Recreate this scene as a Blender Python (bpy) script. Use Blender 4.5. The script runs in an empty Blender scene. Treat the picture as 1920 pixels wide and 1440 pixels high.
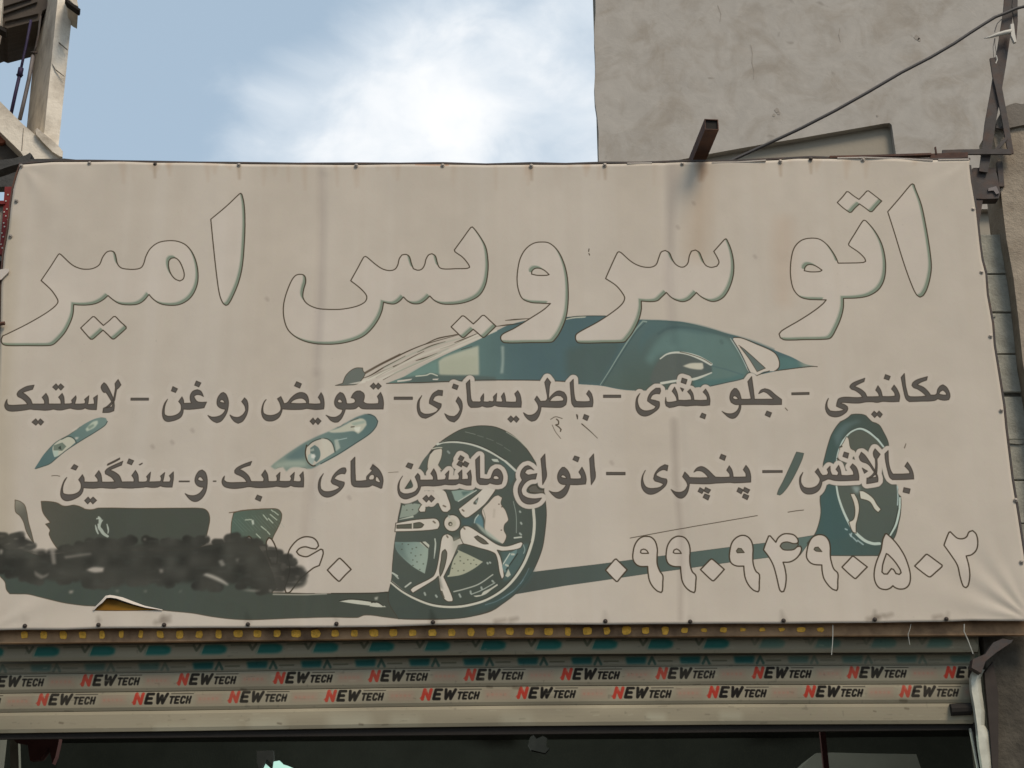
import bpy, bmesh, math, random
import numpy as np
from mathutils import Vector, Matrix
from mathutils.geometry import tessellate_polygon

rng = random.Random(7)
SC = bpy.context.scene
COL = SC.collection

# ------------------------------------------------------------------ camera
F_PX = 2900.0                       # focal length in photo pixels (1920 wide)
PITCH, ROLL = math.radians(21.0), math.radians(0.42)
CAM = Vector((0.0, 0.0, 1.6))
_F = Vector((0, math.cos(PITCH), math.sin(PITCH)))
_U0 = Vector((0, -math.sin(PITCH), math.cos(PITCH)))
_R0 = Vector((1, 0, 0))
_R = _R0 * math.cos(ROLL) - _U0 * math.sin(ROLL)
_U = _R0 * math.sin(ROLL) + _U0 * math.cos(ROLL)
cam_data = bpy.data.cameras.new('camera')
cam_data.sensor_width = 36.0
cam_data.lens = F_PX / 1920.0 * 36.0
cam_data.clip_start, cam_data.clip_end = 0.05, 3000.0
cam = bpy.data.objects.new('camera', cam_data)
COL.objects.link(cam)
m = Matrix((( _R.x, _U.x, -_F.x, CAM.x), (_R.y, _U.y, -_F.y, CAM.y), (_R.z, _U.z, -_F.z, CAM.z), (0, 0, 0, 1)))
cam.matrix_world = m
SC.camera = cam

# ------------------------------------------------------------------ view
SC.view_settings.view_transform = 'Standard'
SC.view_settings.look = 'None'
SC.view_settings.gamma = 1.0
SC.view_settings.exposure = 0.15
SC.view_settings.use_curve_mapping = False
SC.render.resolution_x, SC.render.resolution_y = 1024, 768
SC.cycles.max_bounces = 6

# ------------------------------------------------------------------ sky
SUN_EL, SUN_AZ = math.radians(50), math.radians(148)     # azimuth from +Y, clockwise
world = bpy.data.worlds.new('World')
SC.world = world
world.use_nodes = True
nt = world.node_tree
nt.nodes.clear()
N = nt.nodes.new
out = N('ShaderNodeOutputWorld')
bg = N('ShaderNodeBackground')
bg.inputs['Strength'].default_value = 0.10
nt.links.new(bg.outputs[0], out.inputs[0])
sky = N('ShaderNodeTexSky')
sky.sky_type = 'NISHITA'
sky.sun_disc = False
sky.sun_elevation = SUN_EL
sky.sun_rotation = SUN_AZ
sky.air_density, sky.dust_density, sky.ozone_density = 1.0, 2.2, 1.0
tc = N('ShaderNodeTexCoord')
def wmath(op, a, b=None, c=None, clamp=False):
    n = N('ShaderNodeMath'); n.operation = op; n.use_clamp = clamp
    for i, v in enumerate((a, b, c)):
        if v is None: continue
        if isinstance(v, (int, float)): n.inputs[i].default_value = v
        else: nt.links.new(v, n.inputs[i])
    return n.outputs[0]
def wnoise(scale, detail, rough, off=(0, 0, 0), stretch=(1, 1, 1)):
    mp = N('ShaderNodeMapping'); mp.inputs['Location'].default_value = off; mp.inputs['Scale'].default_value = stretch
    nt.links.new(tc.outputs['Generated'], mp.inputs[0])
    n = N('ShaderNodeTexNoise'); n.inputs['Scale'].default_value = scale
    n.inputs['Detail'].default_value = detail; n.inputs['Roughness'].default_value = rough
    n.inputs['Distortion'].default_value = 0.35
    nt.links.new(mp.outputs[0], n.inputs['Vector'])
    return n.outputs[0]
big = wnoise(4.2, 3.0, 0.5, (3.1, 1.7, 0.4), (1, 1, 1.5))
fine = wnoise(15.0, 7.0, 0.56, (0.3, 5.2, 2.2), (1, 1, 1.5))
# cloud bank: centred on a direction of the sky, thinning towards its rim
def towards(d, r0, r1):
    v = Vector(d).normalized()
    dp = N('ShaderNodeVectorMath'); dp.operation = 'DOT_PRODUCT'
    nt.links.new(tc.outputs['Generated'], dp.inputs[0]); dp.inputs[1].default_value = v
    mr = N('ShaderNodeMapRange'); mr.interpolation_type = 'SMOOTHSTEP'
    nt.links.new(dp.outputs['Value'], mr.inputs['Value'])
    mr.inputs['From Min'].default_value = math.cos(math.radians(r1)); mr.inputs['From Max'].default_value = math.cos(math.radians(r0))
    return mr.outputs[0]
def skydir(px, py):
    return _F * F_PX + _R * (px - 960) + _U * (720 - py)
b1 = towards(skydir(1030, 345), 0.5, 9.5)
b2 = towards(skydir(640, 345), 0.5, 7.6)
b4 = towards(skydir(1010, 120), 0.5, 7.0)
b3 = towards(skydir(180, 120), 2.0, 10.5)        # a clear blue gap
cov_ = wmath('ADD', wmath('ADD', wmath('MULTIPLY', b1, 0.48), wmath('MULTIPLY', b2, 0.86)), wmath('MULTIPLY', b4, 0.24))
cov_ = wmath('SUBTRACT', cov_, wmath('MULTIPLY', b3, 0.22))
dens = wmath('ADD', wmath('MULTIPLY', wmath('SUBTRACT', big, 0.5), 0.9), wmath('MULTIPLY', wmath('SUBTRACT', fine, 0.5), 1.35))
dens = wmath('ADD', dens, cov_)
ms = N('ShaderNodeMapRange'); ms.interpolation_type = 'SMOOTHSTEP'
nt.links.new(dens, ms.inputs['Value']); ms.inputs['From Min'].default_value = 0.0; ms.inputs['From Max'].default_value = 0.95
mask = ms.outputs[0]
pale = N('ShaderNodeMix'); pale.data_type = 'RGBA'      # high thin veil over the blue
pale.inputs[0].default_value = 0.60
nt.links.new(sky.outputs[0], pale.inputs[6]); pale.inputs[7].default_value = (5.3, 6.7, 7.9, 1)
mix = N('ShaderNodeMix'); mix.data_type = 'RGBA'
nt.links.new(mask, mix.inputs[0]); nt.links.new(pale.outputs[2], mix.inputs[6])
body_ = N('ShaderNodeMix'); body_.data_type = 'RGBA'     # cloud: greyer in the thin parts, white in the thick
ms2 = N('ShaderNodeMapRange'); ms2.interpolation_type = 'SMOOTHSTEP'
nt.links.new(wmath('ADD', dens, wmath('MULTIPLY', wmath('SUBTRACT', wnoise(26.0, 4.0, 0.5, (7, 2, 1), (1, 1, 1.5)), 0.5), 0.9)), ms2.inputs['Value'])
ms2.inputs['From Min'].default_value = 0.55; ms2.inputs['From Max'].default_value = 1.5
nt.links.new(ms2.outputs[0], body_.inputs[0]); body_.inputs[6].default_value = (6.6, 7.3, 8.0, 1); body_.inputs[7].default_value = (9.2, 9.3, 9.4, 1)
nt.links.new(body_.outputs[2], mix.inputs[7])
nt.links.new(mix.outputs[2], bg.inputs['Color'])

# ------------------------------------------------------------------ sun (veiled by cloud)
sd = bpy.data.lights.new('sun', 'SUN')
sd.energy = 2.1
sd.angle = math.radians(20)
sd.color = (1.0, 0.86, 0.70)
sun = bpy.data.objects.new('sun', sd)
COL.objects.link(sun)
sdir = Vector((math.sin(SUN_AZ) * math.cos(SUN_EL), math.cos(SUN_AZ) * math.cos(SUN_EL), math.sin(SUN_EL)))
sun.rotation_euler = (-sdir).to_track_quat('-Z', 'Y').to_euler()
sun.location = sdir * 30

# ------------------------------------------------------------------ helpers
def at(px, py, Y):
    """the point of the plane y = Y seen at photo pixel (px, py)"""
    d = _F * F_PX + _R * (px - 960) + _U * (720 - py)
    return CAM + d * (Y / d.y)
def atz(px, py, z):
    d = _F * F_PX + _R * (px - 960) + _U * (720 - py)
    return CAM + d * ((z - CAM.z) / d.z)
def tag(o, label=None, cat=None, group=None, kind=None):
    if label: o['label'] = label
    if cat: o['category'] = cat
    if group: o['group'] = group
    if kind: o['kind'] = kind
    return o
def empty(name, loc, label=None, cat=None, group=None, kind=None):
    o = bpy.data.objects.new(name, None); o.location = loc
    COL.objects.link(o)
    return tag(o, label, cat, group, kind)
def link(name, me, mat=None, parent=None):
    o = bpy.data.objects.new(name, me)
    COL.objects.link(o)
    if mat and not me.materials: me.materials.append(mat)
    if parent is not None:
        o.parent = parent
        p, q = parent, Vector(parent.location)
        while p.parent: p = p.parent; q = q + Vector(p.location)
        o.location = -q
    return o
def mesh(name, verts, faces, mat=None, parent=None, smooth=False):
    me = bpy.data.meshes.new(name)
    me.from_pydata([tuple(v) for v in verts], [], faces); me.validate()
    me.update()
    if smooth:
        for p in me.polygons: p.use_smooth = True
    return link(name, me, mat, parent)
def bmobj(name, bm, mat=None, parent=None, smooth=False, bevel=0.0):
    if bevel > 0:
        bmesh.ops.bevel(bm, geom=[e for e in bm.edges if e.is_manifold and e.calc_face_angle(0) > 0.5], offset=bevel, segments=1, affect='EDGES', profile=0.5)
    bmesh.ops.recalc_face_normals(bm, faces=bm.faces)
    me = bpy.data.meshes.new(name)
    bm.to_mesh(me); bm.free()
    if smooth:
        for p in me.polygons: p.use_smooth = True
    return link(name, me, mat, parent)
def prism(bm, front, depth):
    """closed outline in front (list of Vector) pushed back along +y by depth"""
    n = len(front)
    a = [bm.verts.new(p) for p in front]
    if isinstance(depth, (int, float)): depth = Vector((0, depth, 0))
    b = [bm.verts.new(p + depth) for p in front]
    tris = tessellate_polygon([front])
    for t in tris:
        bm.faces.new([a[i] for i in t])
        bm.faces.new([b[i] for i in reversed(t)])
    for i in range(n):
        j = (i + 1) % n
        bm.faces.new((a[i], a[j], b[j], b[i]))
def box(bm, x0, x1, y0, y1, z0, z1):
    v = [bm.verts.new(p) for p in ((x0,y0,z0),(x1,y0,z0),(x1,y1,z0),(x0,y1,z0),(x0,y0,z1),(x1,y0,z1),(x1,y1,z1),(x0,y1,z1))]
    for f in ((0,1,2,3),(7,6,5,4),(0,4,5,1),(1,5,6,2),(2,6,7,3),(3,7,4,0)):
        bm.faces.new([v[i] for i in f])
def bar(bm, a, b, w, h, up=Vector((0, 1, 0))):
    """rectangular bar from a to b, w across and h along up"""
    a, b = Vector(a), Vector(b)
    d = (b - a).normalized()
    s = d.cross(up).normalized() * (w / 2)
    u = s.cross(d).normalized() * (h / 2)
    v = [bm.verts.new(p + q) for p in (a, b) for q in (-s - u, s - u, s + u, -s + u)]
    for f in ((0,1,2,3),(7,6,5,4),(0,4,5,1),(1,5,6,2),(2,6,7,3),(3,7,4,0)):
        bm.faces.new([v[i] for i in f])
def tube(bm, pts, r, n=8):
    pts = [Vector(p) for p in pts]
    rs = r if isinstance(r, (list, tuple)) else [r] * len(pts)
    rings = []
    for i, p in enumerate(pts):
        d = (pts[min(i + 1, len(pts) - 1)] - pts[max(i - 1, 0)]).normalized()
        s = d.cross(Vector((0.13, 1, 0.21))).normalized(); u = s.cross(d)
        rings.append([bm.verts.new(p + (s * math.cos(2*math.pi*k/n) + u * math.sin(2*math.pi*k/n)) * rs[i]) for k in range(n)])
    for A, B in zip(rings, rings[1:]):
        for k in range(n):
            bm.faces.new((A[k], A[(k+1) % n], B[(k+1) % n], B[k]))
    bm.faces.new(rings[0][::-1]); bm.faces.new(rings[-1])
def s2l(c):
    c = c / 255.0
    return c / 12.92 if c <= 0.04045 else ((c + 0.055) / 1.055) ** 2.4
def rgb(r, g, b, k=1.0):
    return (s2l(r) * k, s2l(g) * k, s2l(b) * k)
def material(name, base, rough=0.85, var=0.12, scale=6.0, bump=0.0, bscale=60.0, second=None, sscale=2.5, samount=0.5, metal=0.0, spec=0.25, stretch=(1,1,1), swirl=0.0, spots=None):
    """procedural: base colour mottled by two noises, a second tone in patches, optional relief"""
    mt = bpy.data.materials.new(name); mt.use_nodes = True
    t = mt.node_tree; L = t.links.new
    b = t.nodes['Principled BSDF']
    b.inputs['Roughness'].default_value = rough; b.inputs['Metallic'].default_value = metal
    b.inputs['Specular IOR Level'].default_value = spec
    co = t.nodes.new('ShaderNodeTexCoord')
    mp = t.nodes.new('ShaderNodeMapping'); mp.inputs['Scale'].default_value = stretch
    L(co.outputs['Object'], mp.inputs[0])
    def nz(sc, de=5.0, ro=0.6, off=0.0):
        n = t.nodes.new('ShaderNodeTexNoise'); n.inputs['Scale'].default_value = sc; n.inputs['Detail'].default_value = de; n.inputs['Roughness'].default_value = ro
        n.noise_dimensions = '4D'; n.inputs['W'].default_value = off; n.inputs['Distortion'].default_value = swirl
        L(mp.outputs[0], n.inputs['Vector']); return n.outputs[0]
    rampn = nz(scale)
    mr = t.nodes.new('ShaderNodeMapRange'); L(rampn, mr.inputs['Value'])
    mr.inputs['From Min'].default_value = 0.28; mr.inputs['From Max'].default_value = 0.72
    mr.inputs['To Min'].default_value = 1 - var; mr.inputs['To Max'].default_value = 1 + var
    if second:
        mx = t.nodes.new('ShaderNodeMix'); mx.data_type = 'RGBA'
        m2 = t.nodes.new('ShaderNodeMapRange'); L(nz(sscale, 6, 0.62, 3.7), m2.inputs['Value'])
        m2.inputs['From Min'].default_value = 0.45; m2.inputs['From Max'].default_value = 0.66; m2.inputs['To Max'].default_value = samount
        L(m2.outputs[0], mx.inputs[0]); mx.inputs[6].default_value = (*base, 1); mx.inputs[7].default_value = (*second, 1)
        src = mx.outputs[2]
    else:
        cn = t.nodes.new('ShaderNodeRGB'); cn.outputs[0].default_value = (*base, 1); src = cn.outputs[0]
    if spots:                                   # sparse small marks: (scale, threshold, colour)
        sx = t.nodes.new('ShaderNodeMix'); sx.data_type = 'RGBA'
        sr = t.nodes.new('ShaderNodeMapRange'); L(nz(spots[0], 2, 0.4, 8.1), sr.inputs['Value'])
        sr.inputs['From Min'].default_value = spots[1]; sr.inputs['From Max'].default_value = spots[1] + .08; sr.inputs['To Max'].default_value = spots[3]
        L(sr.outputs[0], sx.inputs[0]); L(src, sx.inputs[6]); sx.inputs[7].default_value = (*spots[2], 1); src = sx.outputs[2]
    vm = t.nodes.new('ShaderNodeVectorMath'); vm.operation = 'SCALE'
    L(src, vm.inputs[0]); L(mr.outputs[0], vm.inputs['Scale'])
    L(vm.outputs[0], b.inputs['Base Color'])
    if bump > 0:
        bp = t.nodes.new('ShaderNodeBump'); bp.inputs['Distance'].default_value = bump; bp.inputs['Strength'].default_value = 1.0
        L(nz(bscale, 6, 0.6, 1.3), bp.inputs['Height']); L(bp.outputs[0], b.inputs['Normal'])
    return mt
# ------------------------------------------------------------------ printing: outlines drawn in numpy onto a sheet's own colour map
YB = 7.2                                    # plane of the banner
X0, X1, Z0, Z1, KD = -2.80, 2.85, 3.00, 5.85, 470.0
class Sheet:
    def __init__(s, x0, x1, z0, z1, k, Y, base):
        s.x0, s.x1, s.z0, s.z1, s.k, s.Y = x0, x1, z0, z1, k, Y
        s.W, s.H = int((x1 - x0) * k), int((z1 - z0) * k)
        s.px = k * 0.00270                  # texels per photo pixel, about
        s.c = np.empty((s.H, s.W, 3), np.float32); s.c[:] = np.array(base, np.float32)
    def pt(s, px, py):
        p = at(px, py, s.Y)
        return ((p.x - s.x0) * s.k, (s.z1 - p.z) * s.k)
    def pts(s, P):
        return np.array([s.pt(x, y) for x, y in P], float)
    def comp(s, box, mask, col, alpha=1.0):
        x0, y0 = box; h, w = mask.shape
        v = s.c[y0:y0+h, x0:x0+w]
        a = (mask * alpha)[..., None]
        v += (np.asarray(col, np.float32) - v) * a
def D(ox, oy, sc, txt):
    """outlines noted in an enlargement: 'x,y x,y ...' ; '/' starts another outline"""
    res = []
    for part in txt.split('/'):
        res.append([(ox + float(a) / sc, oy + float(b) / sc) for a, b in (q.split(',') for q in part.split())])
    return res
def smooth(P, closed=True, corner=48, step=2.5):
    P = np.asarray(P, float); n = len(P)
    if n < 3: return P
    def unit(v):
        l = math.hypot(*v); return v / l if l > 1e-9 else v
    tin, tout = [], []
    for i in range(n):
        if not closed and i in (0, n - 1):
            d = unit(P[1] - P[0]) if i == 0 else unit(P[-1] - P[-2]); tin.append(d); tout.append(d); continue
        a = P[i] - P[i-1]; b = P[(i+1) % n] - P[i]
        la, lb = math.hypot(*a) + 1e-9, math.hypot(*b) + 1e-9
        ua, ub = a / la, b / lb
        ang = math.degrees(math.acos(max(-1, min(1, float(ua @ ub)))))
        if ang > corner: tin.append(ua); tout.append(ub)
        else:
            d = unit(ua * la + ub * lb); tin.append(d); tout.append(d)
    res = []
    for i in range(n if closed else n - 1):
        p, q = P[i], P[(i+1) % n]
        L = math.hypot(*(q - p)); m0, m1 = tout[i] * L, tin[(i+1) % n] * L
        k = max(1, int(L / step))
        for j in range(k):
            t = j / k
            res.append((2*t**3-3*t**2+1)*p + (t**3-2*t**2+t)*m0 + (-2*t**3+3*t**2)*q + (t**3-t**2)*m1)
    if not closed: res.append(P[-1])
    return np.array(res)
def raster(S, polys, pad=2):
    """even-odd anti-aliased coverage of closed texel outlines"""
    allp = np.concatenate(polys)
    x0, y0 = np.floor(allp.min(0)).astype(int) - pad; x1, y1 = np.ceil(allp.max(0)).astype(int) + pad
    x0, y0 = max(x0, 0), max(y0, 0); x1, y1 = min(x1, S.W), min(y1, S.H)
    w, h = x1 - x0, y1 - y0
    if w <= 1 or h <= 1: return (0, 0), np.zeros((1, 1), np.float32)
    SS = 4; rows, xs = [], []
    for P in polys:
        Q = np.roll(P, -1, 0)
        for (ax, ay), (bx, by) in zip(P, Q):
            if ay == by: continue
            if ay > by: ax, ay, bx, by = bx, by, ax, ay
            r0 = max(0, math.ceil((ay - y0) * SS - 0.5)); r1 = min(h * SS - 1, math.ceil((by - y0) * SS - 0.5) - 1)
            if r1 < r0: continue
            r = np.arange(r0, r1 + 1)
            rows.append(r); xs.append(ax + ((r + 0.5) / SS + y0 - ay) * (bx - ax) / (by - ay) - x0)
    if not rows: return (x0, y0), np.zeros((h, w), np.float32)
    rows = np.concatenate(rows); xs = np.clip(np.concatenate(xs), 0, w - 1e-3)
    o = np.lexsort((xs, rows)); rows, xs = rows[o], xs[o]
    sg = np.where(np.arange(len(rows)) % 2 == 0, 1.0, -1.0)
    acc = np.zeros((h, w + 2)); i = xs.astype(int); f = xs - i
    np.add.at(acc, (rows // SS, i), sg * (1 - f)); np.add.at(acc, (rows // SS, i + 1), sg * f)
    return (x0, y0), np.clip(np.cumsum(acc, 1)[:, :w] / SS, 0, 1).astype(np.float32)
def blur(a, r):
    r = int(round(r))
    if r < 1: return a
    for _ in range(2):
        for ax in (0, 1):
            p = [(0, 0), (0, 0)]; p[ax] = (r + 1, r)
            c = np.cumsum(np.pad(a, p, mode='edge'), axis=ax)
            n = a.shape[ax]
            a = (np.take(c, range(2*r+1, 2*r+1+n), ax) - np.take(c, range(0, n), ax)) / (2*r+1)
    return a.astype(np.float32)
def brush(S, P, r, soft=0.5):
    """coverage of a round-ended stroke, radius r (or one per point), in texels"""
    P = np.asarray(P, float)
    rr = np.full(len(P), float(r)) if np.isscalar(r) else np.asarray(r, float)
    R = rr.max() + soft + 2
    x0, y0 = np.floor(P.min(0) - R).astype(int); x1, y1 = np.ceil(P.max(0) + R).astype(int)
    x0, y0 = max(x0, 0), max(y0, 0); x1, y1 = min(x1, S.W), min(y1, S.H)
    if x1 - x0 < 2 or y1 - y0 < 2: return (0, 0), np.zeros((1, 1), np.float32)
    M = np.zeros((y1 - y0, x1 - x0), np.float32)
    for k in range(len(P) - 1):
        a, b = P[k], P[k+1]; m = max(rr[k], rr[k+1]) + soft + 1
        u0 = max(int(min(a[0], b[0]) - m), x0); u1 = min(int(max(a[0], b[0]) + m) + 2, x1)
        v0 = max(int(min(a[1], b[1]) - m), y0); v1 = min(int(max(a[1], b[1]) + m) + 2, y1)
        if u1 <= u0 or v1 <= v0: continue
        yy, xx = np.mgrid[v0:v1, u0:u1] + 0.5
        d = b - a; l2 = d @ d + 1e-9
        t = np.clip(((xx - a[0]) * d[0] + (yy - a[1]) * d[1]) / l2, 0, 1)
        dist = np.hypot(xx - a[0] - t * d[0], yy - a[1] - t * d[1])
        c = np.clip((rr[k] + t * (rr[k+1] - rr[k]) - dist) / (2 * soft) + 0.5, 0, 1)
        sub = M[v0-y0:v1-y0, u0-x0:u1-x0]; np.maximum(sub, c, out=sub)
    return (x0, y0), M
def grad_col(S, box, shape, g):
    (ax, ay, ca), (bx, by, cb) = g
    (ax, ay), (bx, by) = S.pt(ax, ay), S.pt(bx, by)
    x0, y0 = box; yy, xx = np.mgrid[y0:y0+shape[0], x0:x0+shape[1]]
    d = (bx-ax, by-ay); t = np.clip(((xx-ax)*d[0] + (yy-ay)*d[1]) / (d[0]**2+d[1]**2), 0, 1)[..., None]
    return np.array(ca) * (1-t) + np.array(cb) * t
def fill(S, shapes, col=None, alpha=1.0, soft=0, g=None, edge=None, ew=0.7, corner=48, hard=False, clip=None):
    """fill photo-pixel outlines; g = gradient between two photo points; edge = outline colour"""
    T = [S.pts(P) if hard else smooth(S.pts(P), True, corner) for P in shapes]
    b, M = raster(S, T, pad=2 + int(soft * 3 * S.px))
    if soft: M = blur(M, soft * S.px)
    if clip is not None: M = M * clip[b[1]:b[1]+M.shape[0], b[0]:b[0]+M.shape[1]]
    S.comp(b, M, grad_col(S, b, M.shape, g) if g else col, alpha)
    if edge is not None:
        for Q in T: line(S, None, edge, ew, T=np.vstack([Q, Q[:1]]))
    return T
def line(S, P, col, w=1.0, alpha=1.0, T=None, soft=0.5, sm=True):
    if T is None: T = smooth(S.pts(P), False) if sm else S.pts(P)
    ws = w * S.px if np.isscalar(w) else np.interp(np.linspace(0, 1, len(T)), np.linspace(0, 1, len(w)), w) * S.px
    b, M = brush(S, T, ws, soft)
    S.comp(b, M, col, alpha)
def vnoise(h, w, cell, seed, cellx=None):
    """smooth value noise 0..1"""
    r = np.random.RandomState(seed); cx = cellx or cell
    gh, gw = int(h / cell) + 3, int(w / cx) + 3
    g = r.rand(gh, gw)
    y = np.arange(h) / cell; x = np.arange(w) / cx
    yi, xi = y.astype(int), x.astype(int); fy, fx = y - yi, x - xi
    fy = (fy*fy*(3-2*fy))[:, None]; fx = (fx*fx*(3-2*fx))[None]
    a = g[np.ix_(yi, xi)]; b = g[np.ix_(yi, xi+1)]; c = g[np.ix_(yi+1, xi)]; d = g[np.ix_(yi+1, xi+1)]
    return ((a*(1-fx)+b*fx)*(1-fy) + (c*(1-fx)+d*fx)*fy).astype(np.float32)
GAIN = np.array((1.36, 1.36, 1.36))                                  # how much lighter the vinyl itself is than it looks under this veiled light
def to_image(S, name, gain=GAIN):
    c = np.clip(S.c / 255.0, 0, 1)
    lin = np.where(c <= 0.04045, c / 12.92, ((c + 0.055) / 1.055) ** 2.4) * gain
    lin = np.clip(lin, 0, 0.9)
    enc = np.where(lin <= 0.0031308, lin * 12.92, 1.055 * np.power(lin, 1 / 2.4) - 0.055)
    px = np.ones((S.H, S.W, 4), np.float32); px[..., :3] = enc[::-1]
    im = bpy.data.images.new(name, S.W, S.H)
    im.pixels.foreach_set(px.ravel()); im.update(); im.pack()
    return im
def print_material(S, name, im, rough=0.55, spec=0.3, bump=0.0006):
    mt = bpy.data.materials.new(name); mt.use_nodes = True
    t = mt.node_tree; L = t.links.new; b = t.nodes['Principled BSDF']
    tx = t.nodes.new('ShaderNodeTexImage'); tx.image = im; tx.interpolation = 'Linear'; tx.extension = 'EXTEND'
    uv = t.nodes.new('ShaderNodeUVMap'); uv.uv_map = 'UVMap'
    L(uv.outputs[0], tx.inputs[0]); L(tx.outputs[0], b.inputs['Base Color'])
    b.inputs['Roughness'].default_value = rough; b.inputs['Specular IOR Level'].default_value = spec
    co = t.nodes.new('ShaderNodeTexCoord'); n = t.nodes.new('ShaderNodeTexNoise'); n.inputs['Scale'].default_value = 25
    n.inputs['Detail'].default_value = 5
    L(co.outputs['Object'], n.inputs['Vector'])
    bp = t.nodes.new('ShaderNodeBump'); bp.inputs['Distance'].default_value = bump
    L(n.outputs[0], bp.inputs['Height']); L(bp.outputs[0], b.inputs['Normal'])
    return mt
def uv_from_plane(me, S, off=Vector((0, 0, 0)), tex=None):
    uv = me.uv_layers.new(name='UVMap')
    co = np.empty(len(me.vertices) * 3); me.vertices.foreach_get('co', co); co = co.reshape(-1, 3) if tex is None else np.array(tex)
    li = np.empty(len(me.loops), int); me.loops.foreach_get('vertex_index', li)
    p = co[li]
    arr = np.stack([(p[:, 0] + off.x - S.x0) / (S.W / S.k), (p[:, 2] + off.z - (S.z1 - S.H / S.k)) / (S.H / S.k)], 1)
    uv.data.foreach_set('uv', arr.ravel().astype(np.float32))
# ------------------------------------------------------------------ the banner's print
VINYL = (173, 163, 149)
B = Sheet(X0, X1, Z0, Z1, KD, YB, VINYL)
LIGHT, TYRE, TEAL = (186, 178, 164), (82, 87, 79), (104, 124, 120)
INK, INKE = (91, 86, 80), (64, 56, 47)
OUT = (68, 58, 45)

def w(*a, **k): return fill(B, *a, **k)
# ---- the printed car: glass, roof and pillars
A = lambda t: D(620, 560, 4, t)
C2 = lambda t: D(1060, 560, 4, t)
glass = [A('420,636 480,612 560,580 700,500 860,420 1100,312 1250,238 1330,200 1500,158 1800,134')[0]
         + C2('150,128 300,127 420,140 590,158 720,162 880,175 1100,228 1210,262 1300,285 1450,338 1600,400 1700,440 1800,490 1880,508 1800,517 1700,527 1600,541 1440,575 1340,598 1200,630 1100,655 1000,664 860,672 700,686 500,687 400,677 270,652 100,640')[0]
         + A('1860,637 1700,616 1500,612 1100,612 880,622 600,633')[0]]
def clip_of(shapes):
    m_ = np.zeros((B.H, B.W), np.float32)
    (x0, y0), M = raster(B, [smooth(B.pts(P)) for P in shapes]); m_[y0:y0+M.shape[0], x0:x0+M.shape[1]] = M
    return m_
GL = clip_of(glass)
w(glass, g=((820, 650, (112, 132, 126)), (1000, 640, (90, 108, 112))))
w(C2('-440,60 -200,60 100,80 330,130 480,300 300,640 100,640 -440,650'), (88, 106, 110), alpha=.55, soft=9, clip=GL)
w(C2('0,380 200,330 420,330 280,640 100,640 0,560'), (90, 100, 96), alpha=.7, soft=6, clip=GL)
w(C2('590,160 880,176 1210,264 1380,560 1340,598 1000,664 700,686 500,687 270,652'), g=((1180, 600, (98, 116, 118)), (1240, 730, (92, 100, 92))), alpha=.9, soft=1.2, clip=GL)
w(C2('700,300 820,230 1000,240 1210,290 1300,400 1375,545 1340,592 1200,625 1050,650 1000,560 900,400 720,420 640,500 600,450'), (112, 134, 132), alpha=.75, soft=5, clip=GL)
w(C2('640,170 800,190 1000,225 1160,262 1000,262 800,225 700,240 600,330 560,420 560,300'), (92, 112, 114), alpha=.6, soft=3, clip=GL)
w(C2('1200,600 1340,560 1340,596 1100,655 960,664 960,610'), (92, 120, 120), alpha=.8, soft=2.5, clip=GL)
w(C2('1600,430 1700,448 1800,492 1870,508 1700,526 1590,542'), (96, 124, 122), alpha=.85, soft=3, clip=GL)
w(C2('1740,455 1900,500 1905,512 1790,520'), VINYL, alpha=.75, soft=5)
# roof line and arcs
line(B, C2('580,162 800,172 1000,202 1210,264 1400,318 1560,380')[0], (84, 104, 102), 2.2, .45, soft=2)
line(B, C2('700,262 780,218 900,216 1050,238 1210,280')[0], (82, 98, 100), 2.6, .5, soft=2)
w(C2('0,150 80,133 160,130 150,140 70,146 0,158'), LIGHT, .9)
line(B, C2('0,148 60,134 170,128 300,128')[0], (70, 74, 68), .8)
line(B, C2('608,172 582,168 520,240 400,425 330,540 262,645')[0], (150, 160, 152), [1.6, 1.3, 1.0, .7], .85)
line(B, C2('600,180 530,250 412,432 280,650')[0], (74, 84, 82), .7, .6)
B.c *= 1 + (np.array((.92, .95, .92), np.float32) - 1) * GL[..., None]
# bright reflections in the side glass
w(A('850,440 960,400 1110,352 1112,575 815,578 808,470'), (160, 161, 142), soft=1.6)
w(A('830,475 1000,440 1100,430 1108,570 820,572'), (150, 152, 132), alpha=.5, soft=3)
w(A('700,505 800,465 806,575 560,590 600,560'), (110, 136, 126), alpha=.8, soft=2)
w(A('1278,355 1300,355 1300,470 1294,560 1272,562 1282,470'), (140, 152, 142), alpha=.9, soft=1.2)
w(A('520,600 700,572 745,560 830,572 1000,578 1130,580 1240,590 1240,612 880,622 600,632'), (88, 98, 92), alpha=.85, soft=1.2)
line(B, A('640,582 720,574 750,562 800,578')[0], (178, 178, 160), 1.1)
w(A('500,614 612,600 600,612 500,626'), LIGHT); w(A('765,602 812,600 800,612 765,610'), LIGHT)
line(B, A('420,636 600,632 880,622 1100,612 1560,612 1760,620')[0], INKE, .8)
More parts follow.
